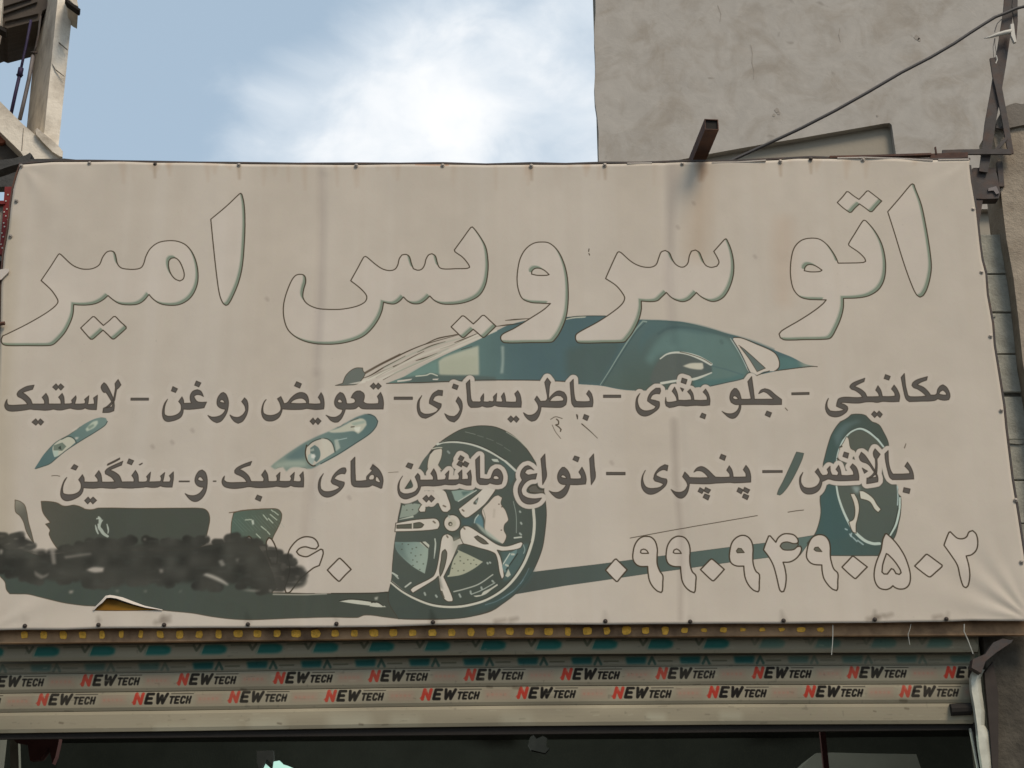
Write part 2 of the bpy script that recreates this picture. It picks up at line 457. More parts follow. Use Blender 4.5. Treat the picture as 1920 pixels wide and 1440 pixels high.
# mirror
w(C2('640,590 700,462 760,420 820,402 900,410 1000,440 1090,487 1098,550 1000,592 930,590 860,610 740,640 650,640'), (92, 98, 92), soft=1.5, clip=GL)
w(C2('880,505 940,484 1030,482 1038,520 1020,532 940,524'), (178, 174, 156), soft=.8, clip=GL)
w(C2('1040,485 1095,495 1098,550 1040,545'), (86, 96, 92), soft=.8, clip=GL)
line(B, C2('712,450 762,416 830,402 920,414 1010,446 1092,492')[0], (182, 182, 168), [1.2, 1.8, 2.4, 3.4, 3.0], .95)
line(B, C2('860,398 940,418 1030,450 1095,488')[0], OUT, .7, .8)
line(B, C2('720,634 850,612 960,604 1020,586 1096,556')[0], (178, 178, 164), [2.6, 2.2, 2.6, 1.2])
line(B, C2('1100,505 1200,530 1330,572')[0], (84, 104, 104), 1.2, .6, soft=1.2)
# rear pillar
w(C2('1262,296 1310,292 1420,338 1560,400 1602,455 1600,512 1570,542 1490,548 1440,578 1408,560 1372,546 1310,410 1250,318'), (180, 170, 156))
w(C2('1310,360 1350,385 1500,522 1440,547 1385,460'), (100, 110, 104))
line(B, C2('1300,350 1345,383 1500,522 1438,548 1380,455 1310,362')[0], OUT, .6, .9)
line(B, C2('1262,292 1320,296 1430,340 1560,400 1598,450 1604,510 1580,540')[0], OUT, .8)
line(B, C2('1255,310 1310,400 1372,530 1388,560')[0], (70, 78, 74), 1.0)
line(B, C2('1238,300 1300,400 1360,515')[0], (150, 164, 156), .9, .8)
line(B, C2('1437,577 1490,556 1530,542')[0], OUT, .7)
line(B, C2('1570,542 1640,534 1760,518 1850,508 1890,510')[0], OUT, .7)
line(B, C2('1390,560 1340,598 1200,632 1090,656')[0], (72, 80, 76), .8)
# far mirror, bonnet and screen pillar stripes
w(A('35,652 90,635 112,580 150,540 190,520 240,520 245,545 262,560 240,600 200,640 120,650'), (104, 108, 100), edge=OUT, ew=.5)
w(A('130,640 262,612 262,632 200,640'), LIGHT, .8)
for t in ('255,558 350,505 500,432 600,385 700,345 820,310 960,272',
          '240,598 300,575 400,515 470,478 560,430', '280,600 400,540 540,480', '340,592 420,545 540,480 610,440 700,395',
          '395,608 500,552 640,490 700,465 830,405', '650,402 760,352 860,322', '820,378 920,345 1090,265', '640,465 720,440 800,408',
          '930,330 1010,300 1100,262', '980,382 1060,360', '1310,163 1400,155 1500,148', '1240,208 1330,196 1440,184', '700,345 800,300 940,270 1060,235'):
    line(B, A(t)[0], OUT, [.5, 1.3, .9, .4], .9)
line(B, A('262,556 380,490 520,420')[0], (92, 80, 66), 2.2, .8)
for t in ('280,612 420,548 560,478 760,396 960,330 1180,240', '360,612 520,540 760,440 1000,340 1240,240', '240,622 330,580 460,515'):
    line(B, A(t)[0], (186, 180, 164), 2.2, .7)
for t in ('400,520 620,410 820,340 1000,290', '480,560 700,455 880,375'):
    line(B, A(t)[0], (150, 152, 136), 1.4, .6, soft=1)
# ---- headlamps
H = lambda t: D(0, 690, 6, t)
w(H('385,1135 420,1080 500,960 620,838 780,745 940,632 1050,575 1130,555 1190,562 1208,600 1180,642 1080,712 900,822 750,920 650,1000 560,1075 470,1110'), g=((75, 870, (86, 108, 106)), (190, 790, (112, 130, 122))))
w(H('600,870 690,800 770,768 830,795 852,830 750,918 655,985 610,1002 590,930'), (172, 170, 152))
w(H('600,870 700,835 745,880 700,930 600,925'), (112, 122, 108)); w(H('650,900 680,870 690,920'), (66, 72, 64)); w(H('590,930 660,925 650,985 612,1000'), (158, 170, 156))
w(H('960,685 1040,605 1095,588 1100,620 1060,668 975,712'), (165, 172, 154), soft=.8); w(H('980,660 1050,625 1060,650 1000,690'), (124, 138, 124), soft=.5)
w(H('840,775 885,775 870,800 845,800'), LIGHT, .8, soft=.5)
line(B, H('690,800 770,768 832,795 856,838')[0], (70, 82, 76), .9)
line(B, H('400,1132 470,1110 560,1075 650,1000 750,920 900,822 1080,712 1180,642 1206,600')[0], (76, 84, 78), .8)
line(B, H('520,945 620,838 780,745 900,660')[0], (92, 96, 84), .6, .8)
w(H('800,700 900,650 860,690 820,712'), LIGHT, .7, soft=.8)
H2 = lambda t: D(300, 690, 6, t)
w(H2('1245,1110 1300,1060 1500,920 1700,800 1920,705 2050,640 2150,585 2230,545 2340,518 2410,545 2448,600 2430,660 2360,740 2200,850 2000,980 1810,1080 1690,1135 1560,1115 1480,1120 1422,1165 1385,1112 1290,1140'), g=((520, 870, (126, 138, 126)), (690, 800, (92, 112, 108))), soft=.5)
w(H2('1400,1010 1560,900 1660,840 1640,1000 1500,1050'), (92, 112, 110), alpha=.8, soft=3)
w(H2('1300,1080 1500,1040 1640,1050 1660,1110 1480,1110 1400,1110 1280,1130'), (150, 158, 142), alpha=.7, soft=3)
w(H2('1640,960 1662,880 1720,828 1800,795 1880,800 1940,850 1968,945 1880,1000 1800,1050 1722,1100 1665,1055'), (176, 168, 152))
w(H2('1690,900 1740,865 1785,900 1805,960 1795,1020 1760,1060 1700,1000'), (102, 118, 112)); w(H2('1665,980 1700,960 1745,985 1735,1040 1715,1090 1668,1050'), (150, 162, 152))
w(H2('1700,975 1735,965 1752,995 1730,1020 1700,1010'), (196, 196, 184), soft=.4); w(H2('1690,920 1730,900 1735,930 1700,940'), (140, 150, 138))
line(B, H2('1650,870 1636,960 1662,1055 1715,1100 1745,1098')[0], OUT, 1.1); line(B, H2('1660,880 1720,828 1820,795 1885,800 1940,850 1970,945')[0], (70, 78, 70), 1.0)
w(H2('1810,790 1840,790 1910,840 1950,920 1962,950 1830,1030 1800,1040 1880,1000'), (176, 170, 154), alpha=.6)
w(H2('1890,712 2000,680 2100,630 2160,598 2260,568 2310,590 2325,640 2280,700 2230,742 2180,712 2050,725 1930,728'), (168, 166, 148), soft=.8)
w(H2('2150,620 2300,590 2310,620 2180,650'), (138, 150, 136), alpha=.8, soft=.6); w(H2('2180,670 2260,660 2240,720 2200,715'), (190, 190, 174), soft=.6)
w(H2('1960,810 2000,800 2030,900 1980,940'), (170, 172, 156), alpha=.7, soft=1)
line(B, H2('2150,665 2185,662')[0], OUT, .8); line(B, H2('2140,600 2180,585 2230,570')[0], OUT, .6, .7)
line(B, H2('2000,812 2100,790')[0], (150, 164, 156), .8)
line(B, H2('1810,1078 2000,975 2200,848 2360,740 2430,660 2450,600 2412,546 2340,518')[0], (66, 78, 74), .9)
# ---- grille, bumper and sills
G = lambda t: D(0, 900, 16/3, t)
G2 = lambda t: D(340, 900, 16/3, t)
W = lambda t: D(700, 900, 16/3, t)
U7 = lambda t: D(700, 780, 16/3, t)
DG = (76, 79, 70)
w([G('410,213 470,213 560,225 620,257 660,262 720,250 780,258 820,275 852,292 930,294 985,278 1400,282 1813,280')[0] + G2('200,283 248,300 276,340 284,400 270,480 250,570 240,640')[0]
   + G('1800,760 900,780 600,700 540,640 490,540 500,500 455,440 503,425 430,325')[0]], g=((90, 945, (86, 84, 74)), (200, 975, DG)), edge=(86, 74, 58), ew=.6)
w(G('150,198 200,213 245,250 265,310 285,420 315,530 338,627 300,580 262,510 235,420 200,360 155,315'), g=((35, 940, (132, 128, 114)), (50, 960, (100, 97, 86))), edge=(86, 74, 58), ew=.5)
w(G2('495,640 500,440 522,330 600,305 850,288 960,292 1000,330 1004,372 992,420 965,480 915,580 900,660'), g=((440, 960, (88, 104, 92)), (520, 970, (92, 96, 82))), edge=(86, 74, 58), ew=.6)
line(B, G2('480,327 520,322 640,303 850,287')[0], (100, 86, 70), .8)
for k in range(13):
    x = 560 + k * 34
    line(B, G2('%d,%d %d,%d' % (x - 60, 390 + (k % 3) * 8 - k * 6, x + 60, 520 - k * 4))[0], (120, 138, 122), .5, .35)
for t in ('820,350 860,400', '870,385 915,430', '890,345 955,400', '930,318 970,350', '900,300 920,315', '800,465 850,505', '750,540 790,580', '860,515 885,545', '640,400 700,395'):
    line(B, G2(t)[0], (168, 176, 156), 1.0, .8)
w(G2('700,400 722,400 728,440 712,452'), (178, 184, 168), soft=.5)
low = [G('-40,560 0,640 60,690 200,700 420,760 560,740 1000,700 1813,700')[0] + G2('500,620 760,640 900,900 950,1080 905,1128 1200,1135 1920,1133')[0]
       + W('120,1122 158,1120 185,985 800,1000')[0] + W('1420,1140 1290,1240 1220,1278 1190,1308 1100,1340 1000,1362 750,1392 500,1396 300,1392 100,1370 0,1355')[0][0:]
       + G2('1830,1352 1800,1362 1760,1376 1500,1372 1200,1380 900,1392 700,1398 500,1390 300,1366 110,1332')[0]
       + G('1700,1310 1500,1290 960,1260 850,1256 650,1230 500,1196 380,1166 280,1142 180,1140 100,1140 65,1095 50,1020 0,962 -40,900')[0]]
w(low, g=((150, 1090, (72, 79, 71)), (800, 1160, (75, 78, 69))), edge=(88, 78, 64), ew=.6)
w(G2('1575,1213 1700,1196 1930,1222 1935,1262 1750,1240'), (176, 174, 158)); line(B, G2('1580,1208 1700,1192 1930,1218')[0], (56, 56, 48), .9)
w(W('0,1235 60,1230 130,1272 40,1272 -40,1262'), (176, 174, 158)); line(B, W('-20,1225 40,1222 100,1258')[0], (60, 60, 52), 1.0)
w(W('10,1175 50,1165 40,1200 15,1198'), (150, 150, 136), soft=.5)
line(B, G2('1500,1134 1920,1131 2080,1122')[0], (60, 58, 50), .9); line(B, G2('920,1143 1200,1146 1450,1138')[0], (150, 146, 132), 1.3, .9, soft=1)
# emblem on the grille, loosely brushed
for t, ww in (('985,368 1000,395 998,430 990,470 1010,500 1035,535 1075,562', [1.6, 3, 2.4, 2.8, 3.0, 2.6, 2.2]), ('968,385 990,380', 1.4), ('952,450 965,500 980,535', [.8, 1.8, 1.2]),
              ('985,470 978,440', 1), ('1068,440 1082,500 1078,530', [.8, 1.6, 1.0]), ('1010,420 1024,400', 1)):
    line(B, G(t)[0], (162, 168, 154), ww, .9, soft=.7)
# sill
sill = [W('1560,925 1600,922 1920,882')[0] + D(1120, 960, 16/3, '0,525 350,478 700,432 1320,352 1680,310')[0] + D(1420, 860, 6, '470,890 640,862 700,700 760,900 800,1090 480,1087')[0][:2]
        + D(1420, 860, 6, '480,1086')[0] + D(1120, 960, 16/3, '1700,455 1320,502 820,572 500,615 0,690')[0] + W('1920,1056 1420,1142')[0]]
w(sill, g=((1000, 1090, (76, 82, 76)), (1480, 1030, (94, 110, 102))), edge=(70, 76, 68), ew=.4, hard=True)
# ---- front wheel
tyre = [U7('470,508 540,400 600,320 660,270 760,200 880,135 1000,106 1100,98 1230,114 1380,185 1500,290 1600,430 1660,560 1700,700')[0]
        + W('1722,225 1730,350 1715,530 1690,680 1640,820 1590,920 1520,1020 1420,1140 1290,1240 1190,1305 900,1380 500,1392 250,1390 150,1200 185,985 192,850 215,620 235,500 250,380 275,260 300,120')[0]]
w(tyre, g=((850, 830, (82, 87, 78)), (900, 1140, (72, 79, 72))), edge=(72, 68, 58), ew=.7)
w(W('1480,1000 1560,900 1620,880 1560,1000 1400,1140 1250,1240 1100,1290 900,1330 1200,1200 1400,1080'), (70, 90, 88), alpha=.6, soft=3)
for t in ('1470,1040 1530,940 1555,885', '1290,1185 1400,1110 1500,1000', '1120,1250 1240,1210 1400,1110'):
    line(B, W(t)[0], (120, 140, 142), .7, .6, soft=.8)
w(U7('470,508 540,400 620,300 640,380 600,440 540,545'), (98, 100, 88), alpha=.9)
rim = [U7('250,1080 300,900 420,600 500,440 600,330 650,285 850,270 1000,298 1150,355 1300,450 1420,560')[0] + W('1590,300 1600,450 1580,620 1495,840 1350,1040 1150,1180 950,1245 780,1262 600,1240 450,1190 300,1110 185,1020 215,620 235,500')[0]]
w(rim, g=((780, 900, (88, 94, 86)), (900, 1120, (74, 80, 72))))
w(W('1280,700 1400,700 1500,640 1560,640 1500,820 1380,980 1300,1020'), (84, 104, 100), alpha=.7, soft=2)
# disc and caliper
w(W('290,255 380,235 480,245 485,262 440,330 405,352 262,382'), (134, 142, 128)); w(W('255,395 400,355 405,375 260,400'), (160, 164, 148))
w(W('215,620 330,622 460,622 500,640 552,650 545,780 515,938 400,870 280,765 225,690'), g=((745, 1025, (112, 130, 122)), (790, 1050, (140, 152, 138))))
w(W('215,640 300,640 330,760 400,850 280,765 225,690'), (98, 112, 104), alpha=.5, soft=2)
w(W('845,700 960,752 1097,820 1000,892 880,950 740,972 775,860'), (156, 156, 134)); w(W('835,690 850,720 800,800 760,950 735,960 770,820'), (74, 80, 72))
for t in ('290,640 350,645 430,675 390,690 378,730 475,750 422,760 395,800 437,820 397,855 500,840 285,695 465,895', '868,770 870,810 813,840 905,835 945,800 975,838 1005,802 1030,848 790,885 848,910 905,905', '310,255 395,237 335,302 392,298'):
    for (x, y) in W(t)[0]:
        line(B, [(x-.4, y), (x+.4, y)], (80, 82, 70), .95, .85, sm=False)
w(W('780,112 900,100 1010,104 960,150 900,180 850,218 818,205 800,160'), (130, 146, 134)); w(W('880,120 940,115 990,112 900,160'), (96, 116, 108), soft=.6)
line(B, W('850,215 940,160 1030,105')[0], (176, 180, 166), .9)
w(W('1010,430 1020,380 1070,345 1095,400 1105,490 1050,450'), (96, 124, 126), soft=.8); line(B, W('1010,430 1020,390 1050,350')[0], (170, 180, 168), .9)
w(W('880,385 1000,370 1010,430 960,460 880,450'), (76, 96, 96), alpha=.6, soft=2)
w(W('1090,292 1150,228 1210,165 1250,152 1290,178 1278,240 1320,300 1345,368 1350,405 1312,450 1308,505 1332,562 1308,628 1290,642 1200,590 1130,532 1108,470 1110,400 1085,330'), (182, 171, 156), edge=(80, 76, 64), ew=.6)
w(W('1020,430 1060,450 1200,560 1290,640 1200,600 1090,520'), (150, 158, 144), alpha=.8, soft=.8)
for x, y in W('1256,243 1280,503 1285,270')[0]: line(B, [(x-.4, y), (x+.4, y)], (84, 70, 58), 1.0, .9, sm=False)
line(B, W('1100,300 1120,380 1112,480')[0], (120, 116, 100), .7, .7); line(B, W('1210,300 1205,370')[0], (160, 150, 134), 2, .5, soft=1.5)
# spokes
E = dict(edge=(74, 68, 56), ew=.7)
w(W('225,432 400,400 560,386 620,386 655,412 664,455 645,492 560,504 380,514 215,518'), LIGHT, **E)
w(W('235,452 380,440 465,426 505,448 480,476 400,483 235,484'), (92, 92, 80), **E); line(B, W('392,425 392,482')[0], (178, 172, 156), 1.2)
w(W('628,112 650,112 690,150 690,170 655,150'), (92, 90, 78))
w(W('600,60 715,110 748,180 772,250 774,295 740,324 695,318 668,280 650,236 560,250 530,250 520,320 470,322 450,300 480,250 540,200 600,200'), LIGHT, **E)
w(W('850,292 960,205 1070,112 1110,60 1230,90 1190,150 1110,250 955,372 918,380 878,345'), LIGHT, **E); w(W('1000,228 1050,172 1050,190 1030,248 1002,244'), (90, 90, 80)); w(W('1020,215 1045,195 1030,240'), (140, 150, 140))
w(W('868,505 905,462 955,465 1090,548 1290,662 1480,620 1497,635 1465,684 1300,712 1238,702 1275,780 1307,962 1285,996 1262,930 1238,790 1208,732 1050,680 900,640 850,645 830,665 800,610 870,575'), LIGHT, **E)
w(W('1010,572 1042,558 1112,602 1150,640 1100,640 1045,608'), (96, 92, 80), **E)
w(W('665,700 682,590 705,552 745,540 790,568 805,610 870,580 900,640 850,655 835,690 790,800 735,910 705,970 760,1092 797,1192 792,1216 742,1216 700,1180 672,1108 655,1010 650,962 610,1000 430,1110 395,1132 368,1100 400,1070 590,970 622,920 645,830'), LIGHT, **E)
w(W('690,720 718,695 735,730 722,830 690,930 668,965 662,900 678,800'), (96, 96, 84), **E)
w(W('672,1108 690,1110 715,1180 700,1185'), (92, 90, 78))
w(W('640,980 665,962 700,1100 640,1060'), (84, 86, 76), alpha=.5, soft=1.5)
w(W('790,580 890,575 840,690 800,760'), (150, 148, 132), alpha=.6, soft=3)
line(B, W('616,590 622,640 608,785')[0], (166, 170, 156), [1.1, 1.5, .6])
w(W('462,625 520,615 560,650 558,672 545,690 500,655'), (172, 172, 156)); line(B, W('480,620 545,680')[0], (74, 74, 64), 1.1)
hub = [(788 + 83*math.cos(a), 433 + 84*math.sin(a)) for a in np.linspace(0, 6.283, 28, endpoint=False)]
w([[(700 + x*3/16, 900 + y*3/16) for x, y in hub]], (184, 175, 160), edge=(72, 68, 56), ew=.9)
w([[(700 + (790 + (x-788)*.45)*3/16, 900 + (435 + (y-433)*.45)*3/16) for x, y in hub]], (170, 164, 146), soft=.7)
w([[(700 + (770 + (x-788)*.25)*3/16, 900 + (441 + (y-433)*.25)*3/16) for x, y in hub]], (84, 80, 66)); w([[(700 + (773 + (x-788)*.12)*3/16, 900 + (444 + (y-433)*.12)*3/16) for x, y in hub]], (176, 170, 154))
for t in ('600,415 618,430', '700,258 722,268', '890,300 905,312', '735,560 745,575', '905,480 915,492'):
    line(B, W(t)[0], (96, 84, 68), 1.3, .85, soft=.8)
# rim lip, studs
line(B, W('178,1022 300,1118 450,1198 600,1250 780,1268 950,1252 1150,1188 1350,1052 1500,850 1588,620 1610,450 1600,290')[0], (180, 176, 160), 2.6)
line(B, U7('640,284 700,264 850,262 1000,290 1150,350 1300,440 1425,550')[0], (178, 178, 164), 2.1)
line(B, W('178,1014 300,1108 450,1186 600,1238 780,1256 950,1238 1150,1174 1340,1040 1485,840 1573,615')[0], (62, 62, 54), .8)
line(B, U7('660,268 750,252 850,252 1000,278 1150,336 1320,438')[0], (66, 66, 58), .8)
line(B, W('1400,215 1428,350 1430,530')[0], (150, 158, 146), .6, .8)
for t in ('1465,315 1470,322', '1475,428 1482,440', '1465,535 1478,548', '512,1130 520,1150', '625,1155 635,1170', '860,1145 872,1170', '972,1115 975,1135', '1080,1075 1085,1090', '1190,1010 1200,1020', '1140,830 1145,838', '1165,826 1170,830', '755,360 760,375'):
    line(B, W(t)[0], (156, 162, 150), 1.7, .85, soft=.8)
line(B, U7('745,355 760,372')[0], (150, 158, 150), 1.8, .7, soft=1)
line(B, W('805,1118 900,1095 1050,1045 1195,948')[0], (158, 160, 146), 1.1); line(B, W('980,1145 1080,1105 1215,1030')[0], (150, 156, 144), .9)
w(W('1000,1160 1080,1150 1100,1120 1170,1085 1240,1040 1245,1055 1180,1100 1120,1145 1030,1172'), (172, 170, 154))
w(W('1290,850 1360,740 1440,690 1420,770 1340,900 1310,930'), (104, 126, 122)); line(B, W('1300,840 1365,735')[0], (176, 180, 166), .9); line(B, W('1330,900 1440,740')[0], (60, 66, 60), 1.2)
for t in ('1325,850 1345,860', '1385,745 1405,745'): line(B, W(t)[0], (164, 168, 152), 1.8)
w(W('1320,960 1350,890 1375,950 1345,975'), (166, 166, 150)); line(B, W('1410,580 1480,572')[0], (170, 172, 158), 1.4)
line(B, W('1500,650 1515,700 1502,735')[0], (140, 152, 144), .9, .8)
line(B, W('190,930 240,960')[0], (166, 170, 156), 1.5); line(B, W('215,950 250,985')[0], (150, 156, 144), 1.2); line(B, W('320,1070 375,1028')[0], (168, 170, 156), 1.4)
for t in ('920,160 1020,185', '1040,195 1100,212', '1130,222 1200,248', '1230,268 1290,295', '1310,315 1370,352'):
    line(B, U7(t)[0], (150, 156, 142), .6, .6 if t[0] == '9' else .4)
line(B, U7('1330,160 1440,230 1530,315')[0], (170, 168, 150), .8, .8)
w(U7('560,400 600,345 680,325 690,340 680,420 650,490 690,545 560,560 540,520'), (178, 170, 154), edge=(80, 74, 62), ew=.5)
line(B, U7('590,330 640,318 685,318')[0], (170, 168, 150), 1.0); line(B, U7('570,375 600,340')[0], (60, 58, 50), 1.2)
w(U7('1180,430 1240,432 1260,462 1200,455'), (170, 174, 160)); 
w(U7('1260,455 1330,560 1370,690 1400,640 1420,560 1300,450'), (84, 98, 92), alpha=.8)
# ---- rear wheel
R = lambda t: D(1420, 860, 6, t)
R1 = lambda t: D(1480, 690, 6, t)
w([R1('380,1100 400,1000 440,850 480,740 560,620 620,580 650,558 700,525 780,518 850,530 890,565 930,602 1010,640 1060,720 1100,800 1116,862')[0]
   + R('1460,0 1560,290 1612,430 1612,600 1590,720 1540,890 1370,1082 1300,1090 830,1090 640,1087 560,950 640,862 690,740 715,600 708,430 760,330')[0]], g=((1550, 960, (72, 92, 88)), (1680, 940, (78, 86, 78))), edge=(74, 72, 62), ew=.7)
w(R('760,440 860,340 900,450 980,640 1060,800 1000,900 780,900 740,800'), (70, 92, 90), alpha=.6, soft=2.5)
w(R1('500,760 600,640 760,590 820,600 700,650 600,760 540,900'), (112, 132, 130), alpha=.45, soft=3)
w([R1('530,1070 545,960 590,840 640,770 720,712 800,702 900,735 1000,812 1055,885')[0] + R('1555,240 1570,400 1580,500 1545,700 1480,850 1400,930 1300,945 1200,920 1080,825 980,650 910,450 880,280')[0]], g=((1600, 830, (90, 94, 84)), (1660, 1000, (84, 92, 84))))
line(B, R1('528,1060 545,960 590,845 640,768 700,712 790,680 880,712 980,790 1060,885')[0], (170, 182, 172), [1.0, 1.4, 2.0, 2.3, 1.6])
line(B, R1('600,800 660,730 720,690 800,668 890,700 990,782')[0], (72, 76, 68), .7)
line(B, R('890,310 915,440 985,630 1080,800 1200,915 1300,955 1375,955')[0], (170, 180, 168), [1.6, 2.0, 2.2, 2.8, 2.6])
line(B, R('1575,310 1582,430 1578,520')[0], (150, 164, 158), 1.2); line(B, R('1605,440 1600,560 1560,740 1495,860')[0], (172, 184, 172), [1.4, 2.0, 1.6])
line(B, R('1585,560 1540,740 1480,860')[0], (66, 70, 62), .9)
for t in ('1040,850 1065,880', '1080,890 1120,930', '1130,920 1190,965', '990,790 1010,800', '1060,840 1050,870'): line(B, R(t)[0], (160, 176, 172), 1.3, .8, soft=1)
w(R('1045,395 1092,392 1130,465 1147,560 1128,680 1112,740 1112,840 1072,822 1028,712 1080,682 1098,600 1085,500'), (182, 174, 158), **E)
w(R('1145,360 1200,368 1300,440 1350,520 1392,570 1360,606 1320,570 1262,485 1160,450'), (182, 178, 162), **E)
w(R('1060,310 1150,310 1148,380 1100,390'), (140, 152, 146), alpha=.8, soft=2)
w(R1('600,850 642,770 665,790 690,900 740,935 760,1000 600,1010 560,900'), (180, 171, 156), edge=(80, 74, 62), ew=.5)
for t in ('570,890 590,880', '540,1020 555,1030'): line(B, R1(t)[0], (74, 68, 56), 1.3)
line(B, D(1480, 690, 6, '1430,760 1330,720')[0], VINYL, .1, 0)
# stray printed lines of the bodywork
line(B, D(1130, 860, 6, '310,892 860,790 1300,715 1740,640')[0], OUT, .6)
line(B, R('345,602 430,588 520,578')[0], OUT, .6); line(B, D(900, 690, 6, '1145,628 1235,705 1322,788')[0], OUT, [.9, .7, .4])
line(B, D(900, 690, 6, '795,577 850,548 925,568')[0], OUT, .7, .8); line(B, D(900, 690, 6, '812,640 850,718 908,792')[0], OUT, .6, .7)
line(B, D(900, 690, 6, '862,575 885,600 882,632 852,640 885,662 912,690 905,712')[0], OUT, 1.1, .9)
w(D(900, 690, 6, '1080,518 1098,522 1104,572 1092,576'), INKE); line(B, D(100, 840, 6, '-20,312 30,308 70,316')[0], OUT, .6, .8)
line(B, D(600, 690, 6, '770,1178 880,1170')[0], OUT, .5, .6); line(B, D(1180, 690, 6, '1755,452 1778,478')[0], OUT, .8, .8)
w(D(1480, 690, 6, '1310,845 1318,850 1300,905 1288,900'), OUT, .6); line(B, D(920, 330, 4, '738,545 735,565')[0], (60, 50, 40), .8); line(B, D(920, 330, 4, '737,580 742,592')[0], (60, 50, 40), .8)

# ---- the big title, open letters with a grey-green inner edge
TITLE = [
 D(0, 330, 4, '1582,328 1700,228 1796,136 1806,131 1815,140 1832,220 1838,360 1832,520 1818,680 1790,800 1745,910 1712,966 1695,973 1675,958 1650,900 1630,780 1605,560'),
 D(0, 330, 4, '307,782 380,675 438,586 446,582 458,590 540,665 600,693 650,699 700,692 745,665 770,610 800,572 830,563 855,572 868,600 882,660 910,690 960,700 1020,700 1060,688 1080,655 1095,605 1130,545 1190,502 1270,488 1340,495 1400,525 1450,590 1480,680 1486,780 1465,860 1420,925 1350,965 1270,972 1200,958 1150,925 1118,890 1085,930 1050,955 1010,966 940,966 890,955 850,930 810,897 770,930 720,955 660,966 600,967 552,963 545,1040 520,1110 480,1180 420,1245 395,1263 365,1270 200,1271 50,1270 18,1258 8,1228 20,1198 60,1180 200,1110 330,1035 400,985 428,955 434,938 420,905 380,850 / 1268,640 1285,620 1315,617 1345,640 1370,690 1383,740 1375,775 1350,790 1315,775 1285,740 1267,690'),
 D(0, 330, 4, '604,1138 650,1095 694,1054 706,1054 738,1085 775,1120 815,1088 853,1054 865,1054 905,1095 946,1132 946,1144 900,1185 855,1222 843,1222 808,1188 772,1155 735,1188 693,1223 680,1223 640,1180'),
 D(480, 330, 4, '710,785 760,695 808,608 820,602 832,608 900,665 950,697 1000,709 1040,700 1062,670 1075,620 1095,592 1125,588 1150,605 1165,655 1180,695 1215,707 1245,697 1265,665 1275,625 1295,592 1320,583 1345,600 1360,650 1375,685 1405,697 1500,696 1585,693 1602,685 1595,665 1550,610 1492,568 1488,555 1550,470 1610,388 1622,382 1640,400 1690,470 1725,540 1740,640 1738,730 1720,820 1680,890 1620,930 1540,955 1450,963 1390,958 1340,935 1303,900 1270,932 1230,956 1180,958 1140,940 1106,907 1075,940 1040,959 1000,958 957,947 945,1010 915,1080 860,1155 800,1205 720,1237 620,1258 510,1262 400,1250 310,1215 245,1160 215,1090 205,1010 212,940 235,860 270,780 300,745 330,738 355,742 370,760 372,800 358,850 352,905 370,945 410,975 470,994 560,1001 650,998 750,978 810,950 830,920 825,890 780,840'),
 D(480, 330, 4, '1463,1132 1505,1090 1544,1050 1558,1050 1595,1080 1630,1110 1665,1078 1698,1046 1712,1046 1755,1085 1800,1126 1755,1170 1712,1210 1700,1210 1665,1180 1630,1150 1595,1180 1560,1211 1547,1211 1505,1172'),
 D(920, 330, 4, '380,494 440,503 500,555 545,640 572,740 582,860 578,980 562,1070 520,1170 478,1230 455,1245 300,1249 105,1250 80,1232 76,1205 95,1183 180,1140 300,1065 400,1000 448,956 370,953 300,947 240,920 210,860 198,780 205,690 225,610 265,545 320,505 / 307,735 310,712 335,692 370,692 405,708 438,738 420,744 350,744'),
 D(920, 330, 4, '862,768 905,670 952,572 962,567 975,572 1060,645 1130,678 1200,684 1240,665 1262,610 1280,570 1310,558 1340,575 1360,620 1385,660 1420,682 1450,682 1478,655 1490,600 1505,565 1535,556 1565,575 1585,620 1610,668 1650,686 1695,678 1712,650 1700,615 1673,567 1715,520 1755,476 1765,472 1775,485 1805,560 1822,650 1820,740 1795,830 1755,900 1710,933 1660,942 1610,925 1570,900 1543,875 1515,905 1485,930 1440,943 1390,930 1350,905 1318,873 1280,910 1250,935 1200,942 1130,937 1130,1000 1110,1080 1065,1170 1018,1232 1000,1245 850,1249 662,1250 641,1232 638,1195 660,1172 800,1095 900,1030 980,965 1005,918 990,880 940,820'),
 D(1400, 330, 4, '680,198 720,155 750,117 762,117 800,146 843,174 875,142 902,112 914,110 960,145 1013,187 975,228 940,266 926,266 890,238 847,208 812,240 785,270 772,272 725,238'),
 D(1400, 330, 4, '1058,268 1145,168 1230,67 1243,60 1254,66 1262,90 1310,220 1345,380 1370,530 1385,660 1380,740 1355,840 1325,895 1300,908 1275,890 1240,820 1180,655 1110,430'),
 D(1400, 330, 4, '868,340 880,330 895,335 960,410 1010,500 1035,590 1043,690 1030,780 990,850 920,895 840,912 727,917 725,990 705,1070 665,1160 632,1212 600,1223 450,1227 285,1230 252,1214 243,1185 265,1160 400,1080 500,1015 570,960 597,928 530,927 460,924 400,905 355,855 335,790 328,700 340,590 365,525 415,480 480,465 545,472 600,510 640,560 670,610 687,652 780,651 875,647 893,638 885,615 840,570 768,520 765,508 815,425 / 433,710 438,685 460,665 495,665 530,680 565,705 550,715 480,718'),
]
def shiftmask(M, dx, dy):
    o = np.zeros_like(M); h, ww = M.shape
    o[max(dy, 0):h+min(dy, 0), max(dx, 0):ww+min(dx, 0)] = M[max(-dy, 0):h-max(dy, 0), max(-dx, 0):ww-max(dx, 0)]
    return o
FACE = (178, 168, 155)
